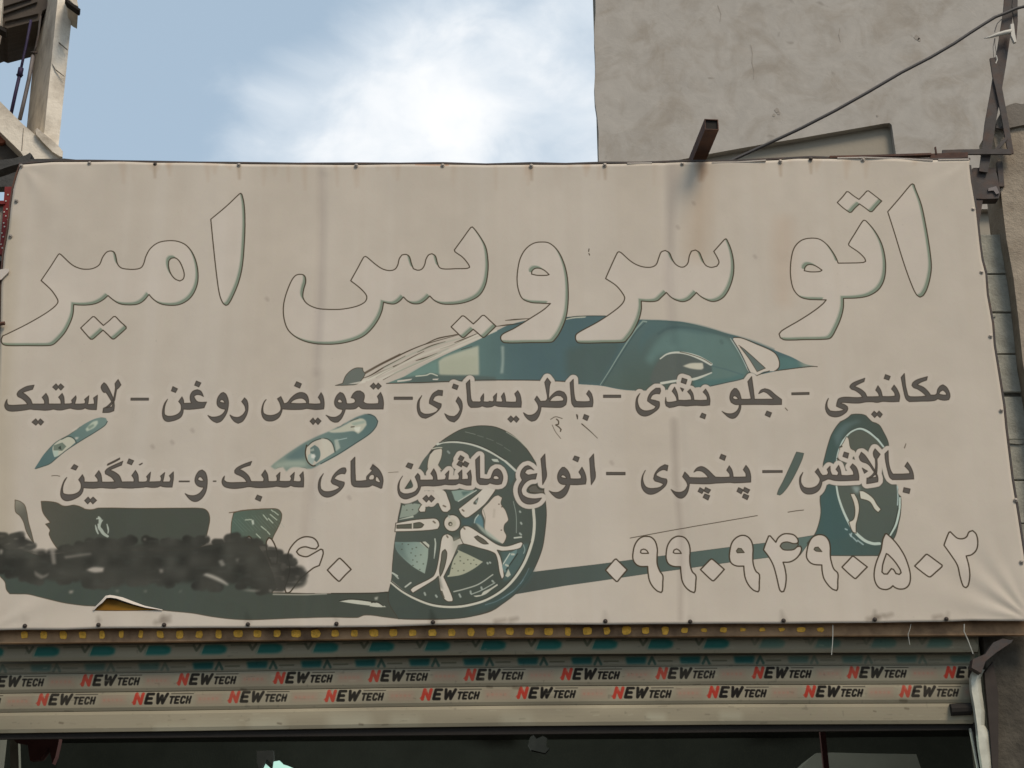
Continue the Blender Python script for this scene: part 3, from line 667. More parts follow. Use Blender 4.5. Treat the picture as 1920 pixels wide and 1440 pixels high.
for G_ in TITLE:
    T = [smooth(B.pts(P), True) for P in G_]
    b, M = raster(B, T, pad=8)
    B.comp(b, M, FACE, 1.0)
    d = int(round(4.6 * B.px))
    sh = np.minimum(np.clip(M - shiftmask(M, -d, -d), 0, 1), M)
    sh2 = np.minimum(np.clip(M - shiftmask(M, -d - 2, -d - 2), 0, 1), M)
    B.comp(b, sh, (118, 129, 112), .92); B.comp(b, np.clip(sh2 - sh, 0, 1), (118, 129, 112), .35)
    for Q in T: line(B, None, OUT, 1.0, T=np.vstack([Q, Q[:1]]))

# ---- telephone digits
P1 = lambda t: D(1120, 960, 16/3, t)
Q1 = lambda t: D(1440, 960, 4, t)
DIG = [P1('82,582 130,525 178,472 190,470 245,525 298,578 250,635 202,694 190,694 135,640'),
 P1('490,242 540,252 580,295 600,370 598,440 600,520 625,590 655,635 655,700 650,790 638,804 600,790 550,740 520,680 508,610 503,544 430,543 385,520 357,470 358,400 375,330 410,275 450,248'),
 P1('815,240 870,252 910,300 928,370 925,450 928,520 950,595 985,635 985,700 978,790 968,805 930,790 880,745 850,690 838,620 832,546 765,543 715,520 690,470 690,400 705,330 740,275 780,248'),
 P1('1032,575 1085,520 1137,470 1149,470 1210,520 1270,573 1215,635 1164,687 1152,687 1090,632'),
 P1('1445,233 1500,245 1540,290 1557,360 1555,440 1560,520 1585,590 1620,625 1620,700 1617,785 1606,798 1560,780 1510,725 1480,660 1468,590 1465,541 1390,538 1340,510 1322,460 1325,390 1345,310 1385,260'),
 R('128,870 145,868 208,940 235,890 290,850 350,845 410,858 455,905 460,940 440,955 400,955 340,938 280,950 258,985 290,1020 350,1028 410,1020 450,990 485,985 497,1010 485,1060 440,1120 370,1160 290,1165 310,1230 325,1330 315,1440 297,1492 275,1498 255,1480 240,1430 215,1320 180,1200 130,1105 70,1025 95,950'),
 R('690,855 760,870 805,925 820,1000 820,1080 830,1150 860,1240 905,1290 905,1380 903,1465 892,1483 850,1470 800,1425 750,1350 730,1270 725,1196 640,1190 590,1165 555,1110 558,1040 580,950 620,885'),
 R('952,1220 1015,1155 1069,1098 1081,1098 1155,1155 1237,1218 1170,1285 1108,1348 1096,1348 1020,1285'),
 Q1('848,285 862,205 880,164 892,164 960,230 1020,320 1055,410 1068,480 1060,540 1030,572 985,578 950,565 937,553 915,572 880,582 830,565 800,510 798,440 815,370 / 888,312 900,318 950,370 990,430 998,455 985,468 960,462 940,430 925,425 910,445 895,465 870,465 855,450 862,390'),
 Q1('1100,405 1145,360 1186,318 1196,318 1250,357 1306,398 1306,408 1260,450 1218,486 1206,486 1150,446'),
 Q1('1358,152 1368,148 1385,165 1420,195 1460,200 1490,185 1508,150 1535,140 1560,165 1573,220 1565,280 1530,318 1487,330 1505,400 1513,480 1502,550 1485,567 1465,555 1440,480 1420,400 1370,320 1320,250 1328,225'),
 G2('1262,567 1320,580 1360,620 1372,660 1345,690 1300,683 1240,668 1180,685 1152,718 1180,750 1250,767 1300,745 1395,692 1415,700 1418,740 1380,855 1320,880 1250,935 1180,1000 1120,1080 1080,1125 1048,1128 1035,1080 1055,1020 1080,930 1082,850 1065,760 1085,690 1150,610 1210,575'),
 G2('1460,900 1520,840 1577,784 1588,784 1645,838 1698,895 1640,950 1583,1012 1572,1012 1515,960'),
 G2('660,620 640,600 650,580 676,562 700,580 704,620'), G2('850,620 875,578 900,590 935,650 960,740 955,840 900,840 860,740')]
for G_ in DIG: w(G_, FACE, edge=OUT, ew=1.15)
for t in ('432,405 437,380 465,370 495,385 512,412 445,412', '760,405 768,380 795,368 822,385 840,412 775,412'):
    w(P1(t), FACE, edge=OUT, ew=1.0)
w(P1('1390,388 1410,362 1440,365 1470,405 1400,408'), (102, 98, 84), edge=OUT, ew=.7)
w(R('637,1020 650,998 685,995 727,1045 660,1040'), (100, 98, 86), edge=OUT, ew=.7)
w(R('258,985 280,950 340,938 400,955 440,955 465,960 450,985 410,1020 350,1028 290,1020'), (102, 106, 96), edge=OUT, ew=.7)

# ---- the two lines of services
T_ = []
a = lambda t: T_.extend(D(0, 690, 6, t))
TL = []                                                     # every glyph: list of outlines (the rest are holes)
def g6(ox, oy, t): TL.append(D(ox, oy, 6, t))
g6(0, 690, '78,352 80,395 95,415 140,418 200,415 308,408 290,380 250,345 220,330 197,315 190,290 205,262 240,235 300,205 382,190 365,238 300,258 252,275 290,300 340,350 362,402 430,403 498,402 498,370 472,328 515,283 540,330 545,402 640,402 685,402 680,360 657,325 697,283 716,325 722,402 790,399 812,390 803,360 850,310 855,335 838,402 900,402 950,398 960,380 950,350 998,310 992,370 985,408 1060,402 1058,370 1050,335 1095,303 1090,380 1082,467 1020,465 985,460 955,447 930,460 880,465 820,458 790,450 740,460 690,471 640,470 600,462 560,470 500,474 440,470 380,467 340,462 290,470 200,482 120,485 75,470 52,430 60,385')
g6(0, 690, '1168,163 1195,185 1235,255 1275,350 1285,430 1278,480 1230,497 1155,500 1162,450 1180,442 1215,437 1258,436 1268,400 1240,350 1200,285 1185,270 1170,275 1150,255 1135,215 1140,195')
g6(0, 690, '1328,128 1360,188 1340,215 1320,235 1312,235 1300,300 1285,370 1250,412 1215,442 1180,445 1215,418 1252,380 1275,340 1290,270 1297,220 1292,175 1310,150')
g6(0, 690, '590,212 628,175 652,205 680,175 717,210 683,247 655,218 628,247'); g6(0, 690, '358,607 400,570 425,600 452,570 490,605 457,642 428,615 402,642'); g6(0, 690, '1472,338 1670,338 1670,362 1472,362')
g6(100, 840, '150,330 115,400 103,470 110,510 150,522 220,520 280,495 308,455 312,420 305,390 283,355 325,298 345,340 345,380 430,382 500,379 498,350 468,310 510,252 535,300 545,380 620,382 692,377 655,330 610,302 585,290 580,262 600,235 660,200 780,147 765,192 700,218 635,245 690,270 740,310 770,380 830,378 905,378 905,345 882,308 922,250 950,300 957,380 1020,380 1050,375 1060,345 1048,320 1092,270 1085,330 1075,380 1150,378 1205,375 1215,345 1205,315 1252,275 1242,330 1230,380 1310,380 1320,345 1305,310 1350,268 1350,340 1335,440 1290,440 1235,435 1205,425 1170,440 1110,443 1045,437 1000,442 930,447 880,450 800,448 740,443 690,452 600,450 540,445 450,452 400,450 335,446 330,485 300,532 250,565 190,588 140,592 100,570 82,530 85,470 105,400 130,350')
for t in ('232,183 275,205 250,247 198,228', '350,590 390,550 413,580 445,550 485,588 443,627 415,595 385,627', '850,120 903,142 878,188 830,168', '605,192 612,177 680,143 745,110 745,125 690,155 610,192', '1415,371 1530,371 1530,380 1415,380', '1800,371 1830,371 1830,377 1800,377', '965,186 998,168 1000,174 972,190',
          '1482,512 1520,530 1580,535 1640,512 1680,468 1692,442 1650,437 1610,412 1593,370 1605,310 1640,260 1675,247 1710,275 1730,340 1730,420 1712,500 1675,560 1630,595 1585,602 1545,585 1510,550 / 1622,355 1640,325 1665,328 1695,368 1660,372'):
    g6(100, 840, t)
for t in ('85,352 60,410 48,480 52,525 90,542 150,538 205,515 235,480 240,440 235,410 210,378 248,325 265,365 268,398 352,396 340,350 345,300 375,260 420,245 460,262 490,322 455,305 410,303 382,320 395,350 420,378 460,387 525,385 495,450 440,457 330,467 262,464 258,505 235,552 190,580 130,598 80,602 45,580 28,530 30,470 50,400',
          '145,210 197,235 175,277 128,258', '410,148 462,170 437,215 390,195',
          '540,535 580,552 640,550 690,530 725,495 738,467 690,457 650,427 642,380 655,330 690,285 715,277 745,300 770,370 768,440 750,510 715,570 680,605 640,618 600,600 565,570 / 668,380 690,357 712,364 732,396 700,392',
          '788,530 830,552 885,555 935,525 965,480 955,430 920,380 952,338 980,370 992,430 985,500 960,560 925,605 880,625 840,605 805,565',
          '1195,357 1170,400 1158,460 1165,510 1200,530 1260,535 1320,515 1350,490 1362,460 1350,400 1322,348 1360,323 1385,375 1394,402 1420,398 1440,385 1470,345 1520,300 1570,278 1620,282 1655,310 1672,360 1672,402 1740,405 1808,402 1805,370 1780,330 1812,278 1835,320 1848,400 1842,463 1760,468 1690,462 1650,458 1600,467 1480,470 1377,463 1368,500 1340,555 1290,590 1240,600 1190,590 1155,550 1143,490 1155,420 1180,370 / 1465,397 1500,365 1550,346 1600,343 1640,368 1652,398 1560,402',
          '1538,155 1592,180 1572,228 1513,203', '1688,600 1722,563 1745,595 1775,562 1812,598 1778,637 1750,605 1722,637'):
    g6(300, 690, t)
g6(320, 840, '605,317 600,360 625,382 680,390 760,388 858,386 830,345 780,312 745,298 722,282 720,255 745,225 820,185 912,152 895,195 830,215 775,240 830,270 880,320 905,377 1000,379 1045,377 1050,345 1023,305 1062,248 1090,300 1100,377 1160,378 1195,374 1200,345 1190,315 1230,275 1227,330 1222,374 1300,377 1345,374 1360,345 1348,318 1392,275 1387,330 1380,374 1440,380 1465,374 1468,345 1452,310 1490,268 1497,340 1495,440 1440,440 1385,435 1352,422 1320,439 1260,442 1190,432 1150,439 1050,447 970,447 880,437 800,450 720,457 650,450 600,430 578,390 585,345')
g6(320, 840, '975,530 1027,550 1008,600 952,575')
for t in ('278,290 255,340 243,410 250,460 285,487 350,490 420,470 462,445 440,428 380,402 365,375 385,320 430,265 490,225 525,225 535,255 520,292 480,290 430,310 398,345 440,365 512,385 515,400 500,440 450,495 380,540 320,555 265,535 230,490 220,430 235,350',
          '633,103 635,250 641,372 700,372 766,364 765,325 785,300 815,270 830,250 805,237 835,187 900,240 940,310 950,370 937,450 925,456 870,432 830,418 782,439 630,437 598,412 590,360 588,150 / 785,345 800,312 825,298 845,303 853,330 840,358 800,360 / 874,318 895,335 920,380 905,392 865,372 864,345',
          '1168,318 1140,370 1130,440 1140,490 1180,514 1240,514 1310,490 1345,445 1340,400 1310,325 1340,287 1362,315 1366,362 1440,362 1512,360 1515,330 1487,290 1520,235 1548,290 1560,362 1610,360 1650,354 1660,320 1650,300 1690,258 1684,320 1680,360 1740,360 1800,357 1808,320 1795,290 1835,250 1838,310 1836,356 1905,352 1908,320 1895,290 1932,250 1943,320 1938,420 1890,420 1840,407 1802,397 1770,414 1700,417 1645,412 1600,422 1520,430 1440,427 1373,432 1365,465 1330,522 1260,560 1200,575 1150,555 1122,510 1115,440 1130,380',
          '1232,168 1287,185 1265,237 1207,212', '1820,85 1862,110 1838,152 1795,128', '1805,148 1850,170 1830,215 1780,188', '1868,150 1915,175 1892,217 1845,195', '1397,570 1437,533 1463,565 1490,533 1530,570 1493,610 1465,578 1437,610'):
    g6(560, 840, t)
for t in ('235,90 236,250 238,342 340,352 360,340 375,300 400,250 435,232 470,255 495,310 495,360 480,405 440,413 390,407 350,395 320,413 240,413 210,385 200,330 190,135 / 385,342 400,314 430,314 455,335 450,352 410,354',
          '845,248 810,235 765,245 742,280 780,305 830,297 880,288 865,350 810,355 760,382 720,432 705,480 720,530 770,560 850,572 932,563 900,602 850,625 780,632 720,605 685,550 668,480 680,420 715,362 695,310 710,250 750,207 780,198 812,215',
          '925,122 970,67 978,200 988,320 945,412 938,260', '1018,482 1060,498 1120,497 1170,467 1200,432 1210,412 1160,407 1125,380 1112,320 1130,260 1165,217 1190,217 1225,250 1250,300 1256,345 1320,347 1375,344 1380,320 1352,270 1388,215 1420,280 1435,350 1427,405 1330,413 1252,412 1240,455 1215,512 1180,550 1140,568 1100,560 1050,520 / 1145,325 1165,302 1195,312 1215,342 1180,337',
          '1305,88 1357,105 1340,155 1285,130', '1473,120 1518,65 1527,200 1537,330 1492,412 1482,260', '1663,272 1873,272 1873,300 1663,300'):
    g6(860, 840, t)
for t in ('480,130 455,190 455,250 480,307 520,330 580,332 650,317 687,285 650,268 590,250 573,225 590,165 640,100 700,65 735,75 725,135 690,122 645,135 605,165 603,188 660,215 717,227 725,250 710,297 660,347 600,385 540,400 490,385 450,340 435,280 445,200',
          '770,345 820,372 880,374 930,347 957,300 945,260 900,200 925,147 970,195 977,210 1080,214 1190,212 1150,165 1110,140 1060,135 1027,150 1055,110 1100,88 1140,95 1190,130 1240,180 1270,207 1350,209 1430,207 1430,175 1395,130 1425,80 1455,130 1470,207 1540,207 1612,205 1612,170 1582,125 1612,75 1645,120 1665,190 1665,264 1560,270 1480,272 1430,268 1350,272 1280,275 1200,282 1100,282 977,277 970,325 950,387 915,430 880,443 840,430 800,390',
          '1095,325 1140,350 1118,392 1073,368', '1158,322 1215,350 1190,390 1140,365', '1150,395 1205,415 1185,465 1130,435', '1530,325 1580,350 1558,395 1510,368', '1597,322 1655,350 1632,390 1580,362', '1590,395 1645,418 1625,462 1572,435', '43,152 253,152 253,178 43,178'):
    g6(1130, 860, t)
g6(1180, 690, '1035,970 1087,990 1070,1040 1015,1015'); g6(1420, 860, '60,134 280,134 280,155 60,158')
for t in ('152,1175 130,1240 135,1300 165,1342 220,1352 290,1337 330,1302 345,1255 330,1220 290,1170 322,1130 355,1190 375,1210 425,1203 440,1180 425,1140 458,1105 462,1160 480,1203 540,1210 555,1180 525,1140 555,1095 575,1150 585,1208 660,1210 722,1203 720,1170 685,1115 712,1078 755,1120 780,1200 782,1262 700,1266 600,1270 510,1266 440,1250 400,1265 368,1278 360,1320 335,1370 290,1405 230,1420 175,1410 135,1370 115,1300 118,1230',
          '618,945 668,960 655,1015 602,995', '785,1000 810,947 850,980 900,1050 950,1130 980,1180 998,1240 995,1280 940,1292 870,1302 873,1238 910,1235 978,1228 968,1190 940,1150 900,1095 860,1068 830,1060 800,1040',
          '965,908 1022,970 1000,1005 988,1020 990,1100 985,1180 950,1212 915,1237 890,1236 935,1200 963,1150 970,1090 965,1020 952,1000 945,950', '820,1125 880,1160 845,1185',
          '1112,928 1118,1060 1140,1150 1165,1192 1260,1192 1355,1187 1350,1160 1300,1105 1330,1058 1370,1120 1395,1190 1400,1248 1300,1254 1160,1256 1130,1230 1105,1150 1080,1030 1075,965', '1290,1345 1360,1360 1348,1412 1280,1395',
          '440,342 425,390 430,445 460,482 520,489 590,480 617,468 560,445 530,430 535,395 550,350 580,334 640,327 760,332 822,327 800,295 740,252 700,238 680,215 690,190 730,160 850,113 840,152 780,180 735,205 800,235 850,275 874,322 940,322 1010,320 1005,290 972,248 998,198 1030,250 1048,318 1120,320 1190,314 1185,280 1150,235 1180,190 1215,240 1242,310 1235,376 1150,380 1050,376 990,387 930,380 860,382 790,394 700,394 595,388 580,398 620,410 652,432 658,460 645,490 610,520 560,545 500,550 445,530 412,480 408,420 425,365',
          '1083,72 1137,92 1120,135 1067,118', '925,520 955,485 985,512 1010,483 1047,520 1020,557 988,528 960,557',
          '1295,60 1302,130 1310,200 1335,305 1360,320 1480,320 1540,312 1500,275 1440,235 1400,220 1380,195 1390,165 1440,130 1555,95 1545,135 1480,160 1440,185 1510,215 1560,260 1590,302 1640,302 1658,290 1670,240 1700,200 1730,187 1770,215 1800,270 1808,320 1795,355 1750,363 1700,356 1670,345 1640,363 1580,371 1500,373 1350,378 1315,350 1290,270 1258,105 / 1683,292 1700,262 1730,248 1760,275 1770,302 1730,302',
          '27,280 222,275 222,298 27,303'):
    g6(1480, 690, t)
for t in ('118,285 95,340 98,400 120,450 165,477 220,477 280,457 300,430 250,403 205,370 210,330 245,270 300,225 345,225 352,255 340,290 300,288 260,303 233,350 290,363 337,378 340,410 330,450 280,495 220,530 165,540 115,520 80,470 72,400 85,330',
          '410,330 415,375 440,384 500,377 537,367 525,320 482,260 510,213 540,280 552,358 620,362 702,358 690,310 655,265 685,238 715,290 728,360 800,364 877,360 872,320 830,270 858,237 890,290 907,360 903,417 830,424 750,420 690,424 640,427 560,420 500,437 450,445 415,425 405,390',
          '595,112 650,130 635,180 583,160', '818,507 862,525 848,572 795,552', '575,220 612,235 598,262',
          '1043,488 1090,510 1150,514 1200,492 1230,452 1237,412 1190,412 1145,387 1130,340 1145,270 1180,230 1205,232 1235,270 1260,352 1340,352 1370,347 1350,250 1332,155 1375,98 1390,200 1408,352 1500,352 1622,350 1590,320 1550,285 1510,266 1455,290 1480,250 1525,233 1580,250 1640,300 1712,355 1712,412 1600,414 1480,412 1360,412 1256,413 1250,465 1225,522 1190,560 1150,568 1110,550 1070,515 / 1160,337 1175,314 1200,320 1228,350 1190,354',
          '1548,485 1600,505 1580,555 1527,530'):
    g6(1180, 690, t)
for t in ('1145,312 1120,370 1118,440 1130,492 1170,517 1240,517 1310,492 1332,460 1280,428 1230,400 1235,355 1270,290 1330,250 1380,255 1375,312 1330,308 1290,323 1268,365 1310,385 1364,405 1360,440 1320,490 1260,535 1190,568 1140,555 1105,510 1093,440 1105,370',
          '1403,515 1450,540 1510,547 1550,517 1577,470 1560,420 1530,375 1555,325 1590,370 1602,430 1590,500 1555,570 1510,610 1460,595 1425,560', '1503,180 1557,200 1540,245 1487,225',
          '1685,133 1690,250 1700,350 1716,380 1800,382 1812,370 1808,340 1840,290 1842,340 1837,380 1895,382 1905,375 1945,380 1955,365 1950,325 1988,285 1984,335 1980,380 2045,382 2055,370 2040,320 2070,277 2082,320 2090,380 2150,384 2207,382 2210,340 2190,290 2225,255 2250,300 2265,380 2262,442 2150,442 2050,437 2000,432 1965,420 1930,437 1870,442 1825,428 1790,442 1700,446 1675,425 1660,380 1655,300 1645,175',
          '2112,575 2147,540 2178,570 2205,540 2240,575 2210,612 2178,580 2147,612',
          '2290,503 2340,530 2400,522 2445,482 2457,440 2445,400 2415,355 2440,315 2465,350 2480,374 2540,370 2558,340 2545,250 2528,160 2558,112 2595,160 2583,195 2575,290 2572,350 2610,303 2660,263 2700,257 2745,272 2772,315 2775,370 2765,412 2720,440 2600,442 2488,437 2480,485 2460,542 2425,587 2380,600 2340,577 2305,537 / 2583,374 2610,337 2660,310 2710,313 2742,343 2737,367 2660,374',
          '2850,125 2855,250 2870,350 2886,374 2980,377 3037,372 3035,340 2998,290 3025,250 3055,290 3072,370 3065,434 2950,439 2860,437 2835,400 2825,320 2813,165', '2975,520 3025,540 3005,590 2958,568', '3190,303 3383,303 3383,330 3190,330',
          '68,532 120,552 180,552 237,515 257,470 205,457 170,422 165,370 190,310 225,275 260,290 290,350 300,402 350,402 387,392 400,372 385,345 350,335 375,290 410,262 450,258 490,285 500,320 487,380 520,400 600,404 657,400 660,360 645,320 682,275 705,330 715,400 710,463 600,464 520,463 470,457 435,430 400,457 360,464 287,464 270,512 240,572 205,608 165,612 120,590 90,555 / 195,382 210,352 235,357 255,387 225,394',
          '565,205 602,170 630,200 655,170 690,205 655,240 628,212 602,240', '835,328 1040,328 1040,355 835,355'):
    g6(600, 690, t)
halo = np.zeros((B.H, B.W), np.float32); ring = np.zeros((B.H, B.W), np.float32); body = np.zeros((B.H, B.W), np.float32); edge = np.zeros((B.H, B.W), np.float32)
def put(dst, b, M):
    x0, y0 = b; h, w_ = M.shape
    v = dst[y0:y0+h, x0:x0+w_]; np.maximum(v, M, out=v)
for gl in TL:
    T = [smooth(B.pts(P), True, 40) for P in gl]
    o = np.vstack([T[0], T[0][:1]])
    put(halo, *raster(B, T[:1])); put(ring, *raster(B, T[:1]))
    oo = o[::2] if len(o) > 20 else o
    put(halo, *brush(B, oo, 9.0 * B.px, 1.0)); put(ring, *brush(B, oo, 10.1 * B.px, .8))
    put(body, *raster(B, T))
    for Q in T: put(edge, *brush(B, np.vstack([Q, Q[:1]]), .75 * B.px, .6))
lum = B.c.mean(2); under = np.clip((152 - lum) / 35, 0, 1)
rg = (np.clip(ring - halo, 0, 1) * blur(under, 1))[..., None]
B.c += (np.array((66, 60, 50), np.float32) - B.c) * rg * .9
B.c += (np.array((179, 169, 156), np.float32) - B.c) * (halo * np.clip(under * 1.0 + .45, 0, 1))[..., None]
B.c += (np.array(INK, np.float32) - B.c) * body[..., None]
B.c += (np.array(INKE, np.float32) - B.c) * (edge * .85)[..., None]
# pieces of tyre that show between the letters, and the painted slash
w(D(860, 840, 6, '780,455 820,428 870,415 905,462 960,472 955,505 870,506 800,498'), (100, 96, 86), edge=OUT, ew=.5)
w([[(1493.5, 847.5), (1507, 850), (1503.5, 862), (1492, 887), (1479, 910), (1468, 924), (1462, 928.5), (1457, 927), (1460, 918), (1468, 903), (1482, 873), (1490, 855)]], (88, 98, 90), edge=(76, 78, 68), ew=.5)

# ---- redaction scribble at the lower left, painted into the print as a grey smear
NR = np.random.RandomState(11)
sm = np.zeros((B.H, B.W), np.float32)
top = [(-20, 1010), (20, 1008), (45, 1012), (70, 1038), (100, 1045), (110, 1028), (200, 1018), (300, 1010), (400, 1014), (440, 1010), (480, 1018), (520, 1032), (548, 1052), (566, 1085)]
bot = [(-20, 1062), (60, 1085), (200, 1095), (300, 1098), (430, 1098), (500, 1102), (545, 1102), (566, 1092)]
tx_, ty_ = zip(*top); bx_, by_ = zip(*bot)
base_ = [(2, 1022), (60, 1042), (108, 1040), (120, 1030), (300, 1020), (440, 1022), (520, 1042), (550, 1068), (560, 1088), (540, 1098), (430, 1094), (250, 1090), (140, 1086), (60, 1082), (0, 1075)]
(x_, y_), M = raster(B, [smooth(B.pts(base_))], 12); put(sm, (x_, y_), blur(M, 4) * .92)
for k in range(330):
    x = NR.uniform(-15, 555); y0_ = np.interp(x, tx_, ty_) + 7; y1_ = max(np.interp(x, bx_, by_) - 7, y0_ + 3)
    y = NR.uniform(y0_, y1_); r = NR.uniform(7, 15); dx = NR.uniform(-16, 16)
    T = B.pts([(x - dx, y - NR.uniform(-3, 3)), (x, y), (x + dx, y + NR.uniform(-3, 3))])
    b, M = brush(B, T, r * B.px * .8, r * .35)
    put(sm, b, M * NR.uniform(.93, 1))
T = B.pts([(3, 1020), (25, 1010), (40, 1003)]); put(sm, *brush(B, T, 6 * B.px, 3))
for k in range(70):                            # lobes of separate scribble strokes along both rims
    x = NR.uniform(-10, 560); up = NR.rand() < .7
    y = np.interp(x, tx_, ty_) + NR.uniform(-2, 7) if up else np.interp(x, bx_, by_) - NR.uniform(-3, 6)
    T = B.pts([(x - NR.uniform(2, 9), y + NR.uniform(-3, 3)), (x + NR.uniform(2, 9), y + NR.uniform(-3, 3))])
    put(sm, *brush(B, T, NR.uniform(5, 10) * B.px, 2.2))
sm = blur(sm, 1.4)
sm *= 1 - .22 * np.clip(vnoise(B.H, B.W, 7, 71, 16) - .62, 0, 1) * 2.6
ton = vnoise(B.H, B.W, 26, 5)[..., None]; ton2 = vnoise(B.H, B.W, 9, 6, 20)[..., None]
scol = np.array((62, 61, 55), np.float32) * (0.80 + .38 * ton) + 12 * np.clip(ton2 - .62, 0, 1)
B.c += (scol - B.c) * (sm * .96)[..., None]
for t, al in (('860,900 930,870 1040,875 1030,918 940,925', .95), ('345,905 380,930 430,955 490,930 470,960 410,990 350,950', .5), ('690,1110 735,1105 725,1130 695,1135', .9), ('1150,1105 1185,1100 1180,1125', .6),
              ('1430,1110 1470,1100 1460,1125', .5), ('1590,890 1630,890 1630,925 1600,930', .6), ('1430,590 1455,580 1455,605', .8), ('0,690 30,700 20,740 0,745', .8), ('640,760 900,730 920,745 650,785', .45), ('500,690 545,690 560,840 520,840', .6), ('1790,1120 1825,1095 1800,1122', .8)):
    w(G(t), (158, 150, 138), alpha=al, soft=1.4)
for t, al in (('215,950 250,932 330,955 420,1000 475,1045 460,1055 340,1000', .9), ('370,810 410,795 440,850 400,865', .6), ('600,1100 700,1095 800,1105 730,1118', .6), ('540,790 580,780 560,830', .4), ('240,560 270,550 250,580', .7), ('880,1095 905,1100 900,1120 880,1115', .8)):
    w(G2(t), (156, 150, 138), alpha=al, soft=1.2)
line(B, G2('905,1128 1000,1130 1180,1134 1330,1134')[0], (70, 66, 56), [.6, 1.2, .8, .6], .8)
# ---- torn place low on the left: ochre board behind, pale lifted lip is geometry
w(G('928,1302 990,1240 1060,1185 1150,1200 1300,1245 1450,1280 1625,1298 1400,1304 1100,1306'), g=((180, 1125, (112, 78, 28)), (250, 1140, (134, 98, 40))), edge=(58, 40, 22), ew=.5)
w(G('1060,1185 1150,1200 1200,1215 1150,1250 1080,1230'), (74, 50, 22), alpha=.5, soft=2)

dk = np.clip((150 - B.c.mean(2)) / 40, 0, 1)[..., None]; B.c *= 1 - .07 * dk
# ---- dirt of years: rain streaks, rust below the tube, grime along the lower hem
S_ = B
xs = vnoise(1, B.W, 5, 21, 46)[0] * .5 + vnoise(1, B.W, 5, 22, 14)[0] * .3 + vnoise(1, B.W, 5, 23, 150)[0] * .5
strk = np.clip((xs - .55) * 1.6, -0.5, .6)[None, :, None] * (0.45 + .55 * vnoise(B.H, B.W, 200, 24, 90))[..., None]
B.c *= 1 - .030 * strk * np.array((.75, 1.0, 1.35), np.float32)
B.c *= 1 + .028 * (vnoise(B.H, B.W, 120, 31) - .5)[..., None] + .02 * (vnoise(B.H, B.W, 34, 32) - .5)[..., None]
spec_ = vnoise(B.H, B.W, 3.2, 41); spk2 = vnoise(B.H, B.W, 60, 42)
B.c *= 1 - .10 * (np.clip(spec_ - .93, 0, 1) * 14 * np.clip(spk2 - .5, 0, 1) * 2)[..., None]
def stain(P, r, col, al, soft):
    T = B.pts(P); b, M = brush(B, T, [v * B.px for v in r], soft * B.px)
    x0, y0 = b; h, w_ = M.shape; v = B.c[y0:y0+h, x0:x0+w_]
    v *= 1 - (M * al)[..., None] * (1 - np.array(col, np.float32))
stain([(603, 320), (604, 420), (600, 560), (592, 700)], [7, 6, 8, 4], (.88, .87, .88), .6, 7)
stain([(595, 700), (585, 900), (572, 1000)], [9, 9, 7], (.93, .92, .92), .6, 7)
stain([(1262, 316), (1258, 400), (1252, 520), (1262, 640)], [12, 8, 6, 5], (.88, .87, .88), .6, 8)
stain([(1264, 790), (1268, 900), (1278, 1010), (1276, 1160)], [7, 6, 5, 4], (.88, .87, .87), .75, 5)
stain([(1314, 306), (1316, 322), (1314, 336)], [10, 8, 3], (.76, .64, .56), .6, 7)
stain([(1320, 320), (1312, 380), (1306, 470)], [14, 22, 20], (.95, .91, .87), .7, 18)
stain([(1470, 420), (1468, 470), (1470, 560)], [18, 22, 16], (.97, .93, .90), .6, 14)
stain([(20, 420), (8, 700), (2, 1000)], [12, 16, 20], (.93, .92, .88), .7, 14)
for X_, Y_ in ((285, 836), (322, 828), (360, 806), (700, 872), (654, 932), (1352, 640), (1415, 480), (1300, 380), (500, 560), (1146, 866), (1270, 425)):
    stain([(X_, Y_), (X_ + 2, Y_ + 3)], [3, 3], (.80, .78, .78), .45, 2.5)
for X_ in (47, 185, 308, 465, 631, 812, 1135, 1294, 1469, 1640, 1774):
    stain([(X_, 1163), (X_ + NR.uniform(-5, 5), 1163 - NR.uniform(3, 18))], [NR.uniform(3, 8), 2], (.66, .64, .62), NR.uniform(.12, .5), 4)
for X_, Y_ in ((290, 307), (448, 309), (996, 311), (1134, 309), (1463, 303), (1520, 298)):
    stain([(X_, Y_ + 4), (X_ + 1, Y_ + 26)], [4, 2], (.82, .76, .70), .5, 3)
for X_, Y_, r in ((312, 1156, 9), (308, 1164, 16), (1652, 1154, 5), (1668, 1152, 6), (1640, 1158, 12), (1760, 1155, 8), (965, 1160, 7), (940, 1163, 10)):
    stain([(X_ - r, Y_ + 3), (X_ + r * .6, Y_)], [4, 3], (.70, .68, .66), .55, 4)
# brown seep along the top hem
for k in range(46):
    x = NR.uniform(140, 1780); l = NR.uniform(4, 46)
    y = np.interp(x, (40, 600, 1120, 1440, 1815), (309, 310, 310, 302, 303))
    stain([(x, y), (x + NR.uniform(-2, 2), y + l)], [NR.uniform(2, 9), 1.5], (.93, .87, .82), NR.uniform(.1, .45), 4)
stain([(780, 309), (840, 310)], [1.5, 1.5], (.8, .55, .42), .5, 1.5)
BANNER_IMG = to_image(B, 'banner_print')
M_BANNER = print_material(B, 'printed_vinyl', BANNER_IMG, rough=.85, spec=.05)
